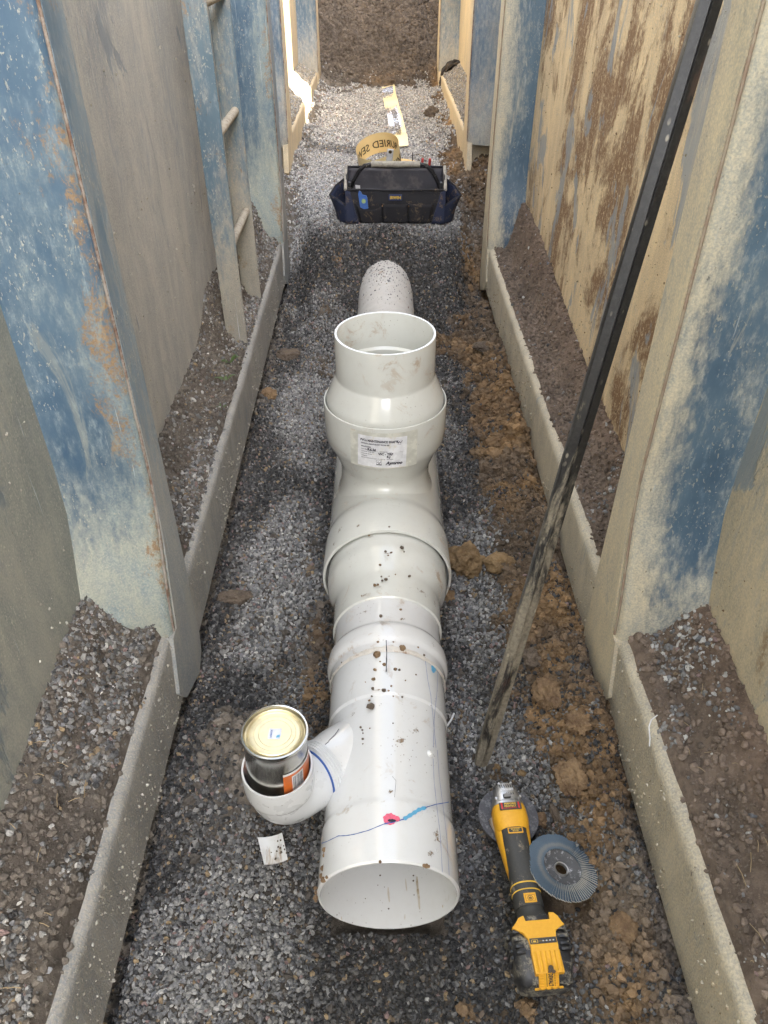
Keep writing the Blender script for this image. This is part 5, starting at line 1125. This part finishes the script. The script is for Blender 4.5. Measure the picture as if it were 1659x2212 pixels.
# front pockets
for (xa, xb, top, sg) in ((-.185, -.066, .078, 1), (-.060, .062, .088, 2), (.068, .185, .088, 3)):
    v, f = quadpatch((xa + .018 * (sg == 1), -.012, .004), (xb - .018 * (sg == 3), -.012, .004), (xb, -.010, top), (xa - .006, -.010, top + (.004 if sg > 1 else .010)), 14, 8, lambda a, b: (0, -.016 * math.sin(a * PI)**.6 * (.5 + .5 * b), -.020 * b * math.sin(a * PI) * (sg == 1))); cloth('front_pocket', (v, f), M['fab'], bag, .004)
    ptop = [Vector(v[8 * 15 + i]) for i in range(15)]; vv, ff = tube(ptop, .0028, 6); MB().add(vv, ff).build('pocket_binding', M['foam'] if False else M['fab'], bag, True)
for xq in (-.063, .065): part('rivet', lathe([(.0001, .002), (.003, .001), (.003, -.002)], 10, 'y'), simple('brass_rivet', (.35, .2, .1), .6, .5), bag).location = (xq, -.024, .086)
bdg = MB().add(*box(-.032, .032, -.0075, -.003, .108, .134, .001, 1)).build('badge', simple('navy_badge', (.015, .025, .10), .5), bag)
M['bgold'] = simple('gold_print', (.62, .42, .07), .5)
v, f = text2d('IRWIN', .0200, .05, align='CENTER'); mesh_obj('lettering', [(q[0] * .92, -.0082, .1142 + q[1] * .95) for q in v], f, M['bgold'], bdg)
for (x0_, x1_, z0_, z1_) in ((-.031, .031, .1088, .1096), (-.031, .031, .1324, .1332), (-.031, -.0302, .1088, .1332), (.0302, .031, .1088, .1332)): mesh_obj('badge_border', [(x0_, -.0080, z0_), (x1_, -.0080, z0_), (x1_, -.0080, z1_), (x0_, -.0080, z1_)], [(0, 1, 2, 3)], simple('blue_thread', (.06, .12, .32), .7) if not bpy.data.materials.get('blue_thread') else bpy.data.materials['blue_thread'], bdg)
part('care_tag', quadpatch((-.200, DP + .006, .120), (-.176, DP + .006, .112), (-.178, DP + .008, .142), (-.202, DP + .008, .144), 2, 2), M['white_pl'], bag, False).location = (0, -.004, -.02)
hp = [(-.222, .10, .125), (-.208, .10, .165), (-.180, .10, .212), (-.150, .10, .240), (-.125, .10, .246), (.125, .10, .246), (.150, .10, .240), (.180, .10, .212), (.208, .10, .165), (.222, .10, .125)]
v, f = tube(hp, .0095, 12); hd = MB().add(v, f).build('handle', M['tubeb'], bag, True, 60)
v, f = tube([(-.118 + .236 * i / 20, .10, .246 + .0008 * math.sin(i)) for i in range(21)], [.0145 + .0005 * math.sin(i * 2) for i in range(21)], 16); MB().add(v, f).build('grip', M['foam'], hd, True, 60)
for s_ in (-1, 1): part('handle_bracket', box(s_ * .226 - .006, s_ * .226 + .006, .085, .115, .085, .165, .003, 2), M['tubeb'], bag)
# things in the bag
lv = empty('spirit_level', (-.095, BY - .010, BZ + .070), (R(-6), R(-8), 0), 'small blue torpedo spirit level in the bag front pocket', 'spirit level')
M['lvblue'] = mixmud('blue_plastic', (.04, .12, .38), .4, .3, (.35, .3, .25), 3, 70); M['vial'] = simple('green_vial', (.35, .48, .22), .15)
part('level_body', prism([(-.019, 0), (.019, 0), (.021, .045), (.018, .058), (.000, .064), (-.006, .080), (-.014, .084), (-.020, .070)], -.011, .004, 'y'), M['lvblue'], lv, False)
part('vial_ring', lathe([(.0145, -.003), (.0145, .003), (.011, .003), (.011, -.003)], 24, 'y', True), M['lvblue'], lv).location = (.002, -.0125, .036)
part('vial', lathe([(.0001, -.002), (.010, -.001), (.011, .003)], 20, 'y'), M['vial'], lv).location = (.002, -.0125, .036)
tool = empty('pliers', (.205, BY + DP + .03, BZ + .14), (R(4), R(3), 0), 'red handled pliers standing up at the back of the bag', 'pliers'); M['redg'] = simple('red_grip', (.50, .05, .045), .45, dirt=(.3, .2, .15), damt=.3)
for s_ in (-1, 1): v, f = tube([(s_ * .006, 0, -.02), (s_ * .014, 0, .03), (s_ * .019, 0, .07), (s_ * .018, 0, .102), (s_ * .017, 0, .106)], [.0045, .0065, .0072, .0068, .003], 10); MB().add(v, f).build('handle', M['redg'], tool, True)
v, f = tube([(0, 0, -.03), (0, 0, -.05), (0, 0, -.10)], [.012, .009, .004], 8); MB().add(v, f).build('jaw', M['g_alu'], tool, True)
sd = empty('screwdriver', (.140, BY + DP + .03, BZ + .16), (R(2), R(1), 0), 'thin steel screwdriver shaft standing up behind the bag', 'screwdriver')
part('shaft', tube([(0, 0, -.08), (0, 0, .110)], .0024, 8), simple('dark_steel', (.08, .08, .09), .4, .9), sd); part('handle', tube([(0, 0, -.16), (0, 0, -.15), (0, 0, -.08), (0, 0, -.075)], [.008, .013, .012, .006], 12), M['redg'], sd)
fr = empty('folding_rule', (.022, BY + DP + .045, BZ + .19), (R(18), R(6), 0), 'white folding rule with a round rivet standing up behind the bag', 'ruler')
part('blade', box(-.016, .016, -.002, .002, -.10, .105, .0015, 1), M['white_pl'], fr); rv = part('rivet', lathe([(.0001, -.004), (.006, -.0035), (.0085, -.002), (.0085, .003)], 24, 'y'), simple('bronze_rivet', (.20, .15, .08), .4, .8), fr); rv.location = (.0, -.002, .092)
mb = MB()
for k in range(38): L_ = .006 if k % 5 == 0 else .0035; mb.add([(-.0155, -.0024, -.09 + k * .0045), (-.0155 + L_, -.0024, -.09 + k * .0045), (-.0155 + L_, -.0024, -.0892 + k * .0045), (-.0155, -.0024, -.0892 + k * .0045)], [(0, 1, 2, 3)])
for k in range(38): L_ = .006 if k % 5 == 0 else .0035; mb.add([(.0155 - L_, -.0024, -.09 + k * .0045), (.0155, -.0024, -.09 + k * .0045), (.0155, -.0024, -.0892 + k * .0045), (.0155 - L_, -.0024, -.0892 + k * .0045)], [(0, 1, 2, 3)])
mesh_obj('scale_print', mb.v, mb.f, M['black_ink'], fr)

# ================================================================== yellow sewer tape
mt_ = empty('marker_tape', (0, 0, 0), (0, 0, 0), 'yellow printed sewer marker tape, its roll behind the bag', 'tape')
g = NG('yellow_tape'); p = g.pos(); n = g.noise(p, 20, 5, .6); n2 = g.noise(p, 70, 6, .7)
M['ytape'] = g.done(g.mix(g.ramp(n2, .62, .72, 0, .5), g.mix(n, (.84, .66, .32), (.90, .75, .42)), (.33, .25, .16)), g.ramp(n, .3, .7, .28, .5), g.bump(n, .3, .002))
M['foil'] = simple('silver_foil', (.80, .82, .86), .25, .9, scale=40); M['tapeprint'] = simple('dark_tape_print', (.09, .07, .04), .6); M['ytape_edge'] = simple('tape_roll_edges', (.66, .42, .16), .6, dirt=(.4, .22, .12), damt=.5, scale=90, bump=.002)
TY = 4.55; tz = float(height(np.array([0.]), np.array([TY]))[0])
v, f = lathe([(.045, 0), (.150, 0), (.152, .004), (.152, .100), (.149, .104), (.045, .104)], 80, 'z', True); o = MB().add(v, f).build('tape_roll', M['ytape_edge'], mt_, True, 30); o.location = (.060, TY, tz)
for k, rr_ in enumerate((.058, .074, .090, .106, .122, .138)): v, f = lathe([(rr_, .1035), (rr_ + .001, .1065), (rr_ + .0022, .1035)], 64, 'z'); q = MB().add(v, f).build('roll_winding', M['ytape'], mt_, True); q.location = (.060 + .002 * math.sin(k * 2), TY, tz)
# standing loose loop
LC = Vector((-.020, TY - .02, tz + .105)); LR = .128; tilt = Matrix.Rotation(R(-10), 3, 'Y') @ Matrix.Rotation(R(14), 3, 'X')
def loop_pt(a, h, dr=0.0):
    r_ = LR * (1 + .08 * math.cos(2 * a + .6)) + dr; return LC + tilt @ Vector((r_ * math.sin(a), r_ * math.cos(a), h + .012 * math.sin(a + .4)))
NAe = 90; vs = []; fs = []
for k in range(NAe + 1):
    a = R(-165) + R(350) * k / NAe
    for j in range(5): vs.append(loop_pt(a, .112 * j / 4, .001 * k / NAe))
for k in range(NAe):
    for j in range(4): q0 = k * 5 + j; fs.append((q0, q0 + 5, q0 + 6, q0 + 1))
lp = mesh_obj('tape_loop', vs, fs, M['ytape'], mt_, True, 180)
v, f = text2d('WARNING BURIED SEWER WARNING', .056, .012, align='CENTER')
# printed on the outside, read from inside as mirror writing
mesh_obj('lettering', [loop_pt(-q[0] * .95 / LR - .25, .032 + q[1], -.0012) for q in v], f, M['tapeprint'], lp)
v, f = text2d('WARNING', .056, .012, align='CENTER')
mesh_obj('lettering', [loop_pt(PI - q[0] * .95 / LR - .45, .026 + q[1], .0025) for q in v], f, M['tapeprint'], lp)
# strip lying on the gravel
vs = []; fs = []; NS = 60
def strip_pt(t, s_):
    y = 5.35 + 2.15 * t; x = .105 - .075 * t + .006 * math.sin(t * 7); z = float(height(np.array([x + s_]), np.array([y]), False)[0])
    return Vector((x + s_, y, max(z, float(height(np.array([x]), np.array([y]), False)[0])) + .014 + .006 * math.sin(t * 23) + .006 * (s_ / .055)))
for k in range(NS + 1):
    for j in range(5): vs.append(strip_pt(k / NS, -.055 + .11 * j / 4))
for k in range(NS):
    for j in range(4): fs.append((k * 5 + j, k * 5 + j + 1, (k + 1) * 5 + j + 1, (k + 1) * 5 + j))
stp = mesh_obj('tape_strip', vs, fs, M['ytape'], mt_, True, 180)
def fpatch(t0, t1, sk, nm, seed):
    vs = []; fs = []; n = 14
    for k in range(n + 1):
        for j in range(5):
            s_ = -.054 + .090 * j / 4; t = t0 + (t1 - t0) * k / n + sk * (j / 4) + .006 * math.sin(j * 3 + seed); p = strip_pt(min(max(t, 0), 1), s_); p.z += .0015; vs.append(p)
    for k in range(n):
        for j in range(4): fs.append((k * 5 + j, k * 5 + j + 1, (k + 1) * 5 + j + 1, (k + 1) * 5 + j))
    return mesh_obj('foil_strip', vs, fs, M['foil'], stp, True, 180)
fpatch(.12, .42, .12, 'foil', 1); fpatch(.72, .86, .05, 'foil', 2)
v, f = text2d('WARNING BURIED SEWER BELOW', .05, .02)
mesh_obj('lettering', [strip_pt(min(1, .12 + q[0] / 2.15), .03 - q[1] - .01) + Vector((0, 0, .003)) for q in v], f, M['tapeprint'], stp)

# ================================================================== black rag on the far right rail
M['rag'] = simple('black_rag_cloth', (.025, .022, .020), .85, dirt=(.12, .09, .06), damt=.4, scale=40, bump=.003)
rg_ = empty('black_rag', (.50, 7.15, .50), (0, 0, 0), 'crumpled black rag hanging over the far right rail', 'rag')
for i in range(9):
    t = i / 8; p = [(.14 - .02 * t, .05 - .12 * t, .035 + .02 * math.sin(i * 2)), (.06, .06 - .14 * t, .07 + .02 * math.cos(i * 3)), (-.005 - .006 * (i % 3), .04 - .13 * t, .035), (-.02 - .008 * (i % 2), .04 - .12 * t, -.10 - .07 * math.sin(i * 1.9))]
    pts = []
    for k in range(13):
        u_ = k / 12; a = [Vector(q) for q in p]; pts.append(a[0] * (1 - u_)**3 + a[1] * 3 * u_ * (1 - u_)**2 + a[2] * 3 * u_**2 * (1 - u_) + a[3] * u_**3)
    v, f = tube(pts, [.012 + .006 * math.sin(k * 1.3 + i) for k in range(13)], 8); MB().add(v, f).build('fold', M['rag'], rg_, True, 180)
v, f = tube([(-.02, .03, -.02), (-.028, .02, -.12), (-.026, .0, -.22)], [.008, .007, .006], 8); MB().add(v, f).build('cord', M['rag'], rg_, True)

# ---- little things: cord on the right rail, plastic curl, weeds, twigs
q = hit_z(1412, 1470, .27)
co = MB().add(*tube([hit_z(u, v, .275) + Vector((0, 0, .012 * (i % 2) * 0)) for i, (u, v) in enumerate(((1420, 1545), (1407, 1555), (1402, 1570), (1404, 1595), (1403, 1612)))], .0012, 6)).build('white_cord', M['white_pl'], None, True); tag(co, 'short white cord curled on the near right rail', 'cord')
pc = MB().add(*tube([hit_z(u, v, .03) for u, v in ((966, 1568), (974, 1556), (978, 1548), (981, 1541))], .0022, 6)).build('plastic_curl', M['white_pl'], None, True); tag(pc, 'pale curl of plastic on gravel right of the front pipe', 'plastic scrap')
M['leaf'] = simple('weed_leaf', (.08, .13, .04), .5); M['straw'] = simple('dry_straw', (.34, .26, .15), .8)
for i, (a, b, n_) in enumerate(((.05, 2.33, 7), (.045, 2.20, 5), (.030, 2.02, 6))):
    wd = empty('weed', tuple(WL2(np.array([a]), np.array([b]), HL2(np.array([a]), np.array([b])))[0]), (0, 0, 0), ('small green weed at the foot of the ladder', 'tiny green weed just below the ladder foot', 'thin grass sprig hanging over the left rail edge')[i], 'weed')
    for k in range(n_):
        an = random.uniform(0, 6.28); L_ = random.uniform(.022, .05); dx, dy = math.cos(an), math.sin(an); wdt = .0036 if i < 2 else .0010
        pts = [Vector((dx * L_ * t * .8, dy * L_ * t * .8, L_ * (t * 1.1 - t * t * .75))) for t in (0, .25, .5, .75, 1)]; vs = []
        for j, pz in enumerate(pts): w_ = wdt * (.6, 1.2, 1.4, .9, .1)[j]; vs += [pz + Vector((-dy * w_, dx * w_, 0)), pz - Vector((-dy * w_, dx * w_, 0))]
        mesh_obj('leaf', vs, [(2 * j, 2 * j + 1, 2 * j + 3, 2 * j + 2) for j in range(4)], M['leaf'], wd)
mb = MB()
for i in range(70):
    if i % 3: a, b, W_, H_ = random.uniform(.04, .14), random.uniform(1.9, 2.6) if i % 3 == 1 else random.uniform(.2, .8), (WL2 if i % 3 == 1 else WL), (HL2 if i % 3 == 1 else HL)
    else: a, b, W_, H_ = random.uniform(.04, .14), random.uniform(.2, 1.0), WR, HR
    p = Vector(W_(np.array([a]), np.array([b]), H_(np.array([a]), np.array([b])))[0]); an = random.uniform(0, 6.28); L_ = random.uniform(.01, .035)
    mb.add(*tube([p + Vector((0, 0, .006)), p + Vector((math.cos(an) * L_ * .5, math.sin(an) * L_ * .5, .010)), p + Vector((math.cos(an) * L_, math.sin(an) * L_, .007))], .0006, 4))
tag(mb.build('straw_bits', M['straw']), 'bits of dry straw scattered on the soil of the rails', kind='stuff')

# ================================================================== later additions
def hit_cyl_in(u, v, cx, cz, rad):
    d = ray(u, v); ox, oz = -cx, CAM_H - cz
    a = d.x**2 + d.z**2; b = 2 * (ox * d.x + oz * d.z); c = ox**2 + oz**2 - rad**2
    return Vector((0, 0, CAM_H)) + d * ((-b + math.sqrt(max(b * b - 4 * a * c, 0))) / (2 * a))
M['rust_streak'] = simple('dried_mud_streak', (.42, .34, .22), .6, dirt=(.55, .50, .42), damt=.9, scale=120)
for (pts, ww) in ((((1108, 1200), (1118, 1300), (1130, 1400), (1135, 1540)), .0065), (((835, 1300), (840, 1380), (850, 1460)), .0035), (((1000, 1220), (1008, 1300), (1015, 1350)), .0022), (((1352, 1470), (1354, 1500)), .003), (((395, 1580), (393, 1630)), .002), (((995, 1560), (993, 1620)), .0016)):
    Q = []
    P_ = A(pts)
    for (p0, p1) in zip(P_[:-1], P_[1:]):
        for k in range(5): t = k / 5; Q.append(hit_cyl_in(p0[0] + (p1[0] - p0[0]) * t, p0[1] + (p1[1] - p0[1]) * t, PX, PZ, .1188))
    vs = []
    for i, q in enumerate(Q):
        w_ = ww / 2 * (1 + .5 * mnoise.noise(Vector((i * .9, ww * 900, 2)))) * math.sin(PI * (i + .6) / (len(Q) + .2))**.6; vs += [q - Vector((w_, 0, 0)), q + Vector((w_, 0, 0))]
    mesh_obj('mud_streak', vs, [(2 * i, 2 * i + 1, 2 * i + 3, 2 * i + 2) for i in range(len(Q) - 1)], M['rust_streak'], body)
for i, (x, y, r_) in enumerate(((760, 1190, 3.5), (1075, 1190, 3), (1075, 1240, 3.4), (738, 1282, 2), (1082, 1375, 2), (840, 1505, 3), (800, 1300, 1.5), (620, 1410, 2))):
    u, v = A([(x, y)])[0]; q = hit_cyl_in(u, v, PX, PZ, .1185); vv, ff = rock(i + 300, r_ * .0006, 1, (1, .9, .6)); MB().add(vv, ff, Matrix.Translation(q)).build('dirt_lump', DK, body)
# mud caked on the left rim
for i, (x, y, r_) in enumerate(((235, 945, 7), (228, 1000, 5), (215, 1120, 7), (205, 1195, 7), (225, 1230, 8), (255, 1205, 5), (145, 1310, 5), (152, 1350, 5), (148, 1400, 7), (150, 1430, 4), (1200, 1100, 6), (1180, 1096, 5), (1220, 1104, 4), (760, 1062, 4))):
    u, v = A([(x, y)])[0]; q = hit_cyl(u, v, PX, PZ, .1256); vv, ff = rock(i + 320, r_ * .00062, 2, (1, 1.1, .5), .4); MB().add(vv, ff, Matrix.Translation(q)).build('dirt_lump', DC, body)
# exposed pale blue paint strip where the soil has slid off the near right rail
g = NG('chipped_pale_paint'); p = g.pos(); n = g.noise(p, 60, 7, .7); n2 = g.noise(g.pos((1, .4, 1)), 25, 5, .7)
c = g.mix(g.ramp(n2, .42, .58), (.55, .52, .46), (.22, .42, .52)); c = g.mix(g.ramp(n, .55, .65), c, (.38, .33, .26))
M['chip'] = g.done(c, .6, g.bump(n, .5, .001))
def rail_strip(par, sx, y0, y1, x0, x1, name, mat):
    vs = []; n = 40
    for k in range(n + 1):
        y = y0 + (y1 - y0) * k / n; j = .004 * mnoise.noise(Vector((y * 20, 1, 2))); e = min(1, k / 6, (n - k) / 6)
        xm = (x0 + x1) / 2; vs += [(sx * (xm - (xm - x0) * e + j), y, .2435), (sx * (xm + (x1 - xm) * e + j * 2), y, .2440)]
    return mesh_obj(name, vs, [(2 * k, 2 * k + 1, 2 * k + 3, 2 * k + 2) for k in range(n)], mat, par)
walls = [o for o in bpy.data.objects if o.name.startswith('trench_shield_wall')]
nr = [o for o in walls if 'near right' in o['label']][0]
rail_strip(nr, 1, -.1, .80, .030, .046, 'chipped_paint', M['chip'])
# sand and grit lying on the buried pipe
n = 6000; yy = RNG.uniform(2.35, 3.75, n); ph = RNG.normal(0, .55, n); k = (np.abs(ph) < 1.3) & (RNG.random(n) < sstep(2.6, 3.65, yy)**2.2 + .05); yy, ph = yy[k], ph[k]; n = len(yy)
s_ = rscl(n, .0006, .0050, 4.5); P = np.stack([PX + .1245 * np.sin(ph), yy, PZ + .1245 * np.cos(ph)], 1)
scatter('pipe_grit', P, rrot(n), s_, stone_cols(n, np.full(n, 1.1)) * 1.0, M['stone'], 1, label='grit and small stones lying on the buried pipe', parent=op)

# small lumps of mud and grit stuck on the steel of both near walls
def stuck(par, sx, n, y0, y1, z0, z1, xloc, lo, hi, cols, lab, seed):
    y = RNG.uniform(y0, y1, n); z = z0 + (z1 - z0) * RNG.random(n)**1.6; k = fbm(y * 5 + seed, z * 5, 200 + seed, 3) > .42; y, z = y[k], z[k]; n = len(y)
    s_ = rscl(n, lo, hi, 4); x = np.full(n, sx * xloc); col = np.array(cols)[RNG.integers(0, len(cols), n)] * RNG.uniform(.8, 1.2, n)[:, None]
    scatter('stuck_grit', np.stack([x, y, z], 1), rrot(n), s_, col, M['crumb'], 1, .4, 5, 1.6, lab, par)
pale = [(.36, .34, .29), (.28, .26, .22), (.42, .40, .36)]; warm = [(.48, .41, .30), (.36, .30, .21), (.52, .47, .38)]
nl = [o for o in walls if 'near left' in o['label']][0]
stuck(nl, -1, 2600, -.1, 3.6, .05, .22, -.001, .0008, .0048, pale, 'grit stuck on the left rail', 1)
stuck(nl, -1, 1500, -.2, 3.4, .30, 1.2, .1495, .0008, .0050, pale, 'grit stuck on the left wall panel', 2)
stuck(nr, 1, 2600, -.1, 3.6, .05, .22, -.001, .0008, .0048, warm, 'grit stuck on the right rail', 3)
stuck(nr, 1, 3200, -.2, 3.4, .30, 1.4, .1495, .0008, .0040, warm + [(.22, .14, .08)] * 2, 'grit stuck on the right wall panel', 4)

# thin films of dragged mud on the pipes
g = NG('dragged_mud_film'); p = g.pos(); at = g.N('ShaderNodeAttribute', attribute_name='fall')
n = g.noise(p, 75, 9, .78, .6); n2 = g.noise(g.pos((1, 1, 1)), 300, 4, .7)
mk = g.ramp(g.math('ADD', n, g.math('MULTIPLY', g.math('SUBTRACT', at.outputs['Fac'], 1.0), .34)), .44, .52)
col = g.mix(n2, (.16, .10, .06), (.42, .32, .21)); m_ = g.done(col, .85, g.bump(n, .6, .001))
tr = g.N('ShaderNodeBsdfTransparent'); mx = g.N('ShaderNodeMixShader'); g.set(mx.inputs[0], g.math('MULTIPLY', mk, .85)); g.L(tr.outputs[0], mx.inputs[1]); g.L(g.b.outputs[0], mx.inputs[2]); g.L(mx.outputs[0], g.out.inputs[0])
M['film'] = m_
def film(u, v, ang_w, len_, rad, par, off=.0008, seed=0):
    q = hit_cyl(u, v, PX, PZ, rad + off); a0 = math.atan2(q.x - PX, q.z - PZ); n = 14; vs = []; fl_ = []
    for j in range(n + 1):
        for i in range(n + 1):
            s_, t_ = 2 * i / n - 1, 2 * j / n - 1; a = a0 + s_ * ang_w / rad; y = q.y + t_ * len_; vs.append((PX + (rad + off) * math.sin(a), y, PZ + (rad + off) * math.cos(a))); fl_.append(max(0.0, 1 - math.hypot(s_, t_)))
    o = mesh_obj('mud_film', vs, [(j * (n + 1) + i, j * (n + 1) + i + 1, (j + 1) * (n + 1) + i + 1, (j + 1) * (n + 1) + i) for j in range(n) for i in range(n)], M['film'], par, True, 180)
    a = o.data.attributes.new('fall', 'FLOAT', 'POINT'); a.data.foreach_set('value', fl_); return o
def c7(x, y): return ((1100 + x * .5876) * .54, (1200 + y * .5876) * .54)
for (x, y, aw, ln, rad) in ((570, 1535, .026, .020, .1672), (440, 1560, .022, .045, .1672), (400, 1660, .020, .030, .1672), (650, 1610, .020, .012, .1590), (870, 1690, .016, .016, .1560), (760, 1725, .028, .016, .1560)):
    film(*c7(x, y), aw, ln, rad, ms)
for (x, y, aw, ln, rad) in ((700, 1940, .034, .020, .1400), (780, 1880, .020, .012, .1460), (1000, 1990, .050, .022, .1330), (600, 2010, .035, .012, .1325), (1090, 2070, .022, .030, .1320)):
    film(*c7(x, y), aw, ln, rad, ms)
for (x, y, aw, ln, rad, par) in ((620, 110, .05, .008, .1268, bp), (765, 158, .012, .010, .1268, bp), (975, 175, .016, .014, .1268, bp), (1260, 410, .018, .020, .1375, bp), (735, 525, .020, .012, .1262, body), (965, 465, .024, .012, .1262, body), (750, 850, .040, .010, .1262, body), (770, 985, .018, .018, .1262, body), (1100, 1240, .034, .03, .1228, body), (960, 1340, .03, .03, .1228, body), (500, 1090, .03, .02, .1228, body)):
    film(*Bc([(x, y)])[0], aw, ln, rad, par)
for (x, y, aw, ln, rad) in ((225, 960, .012, .045, .1258), (215, 1130, .012, .040, .1258), (1240, 980, .022, .022, .1258), (860, 400, .02, .02, .1228), (1300, 800, .03, .05, .1258)):
    film(*A([(x, y)])[0], aw, ln, rad, body)
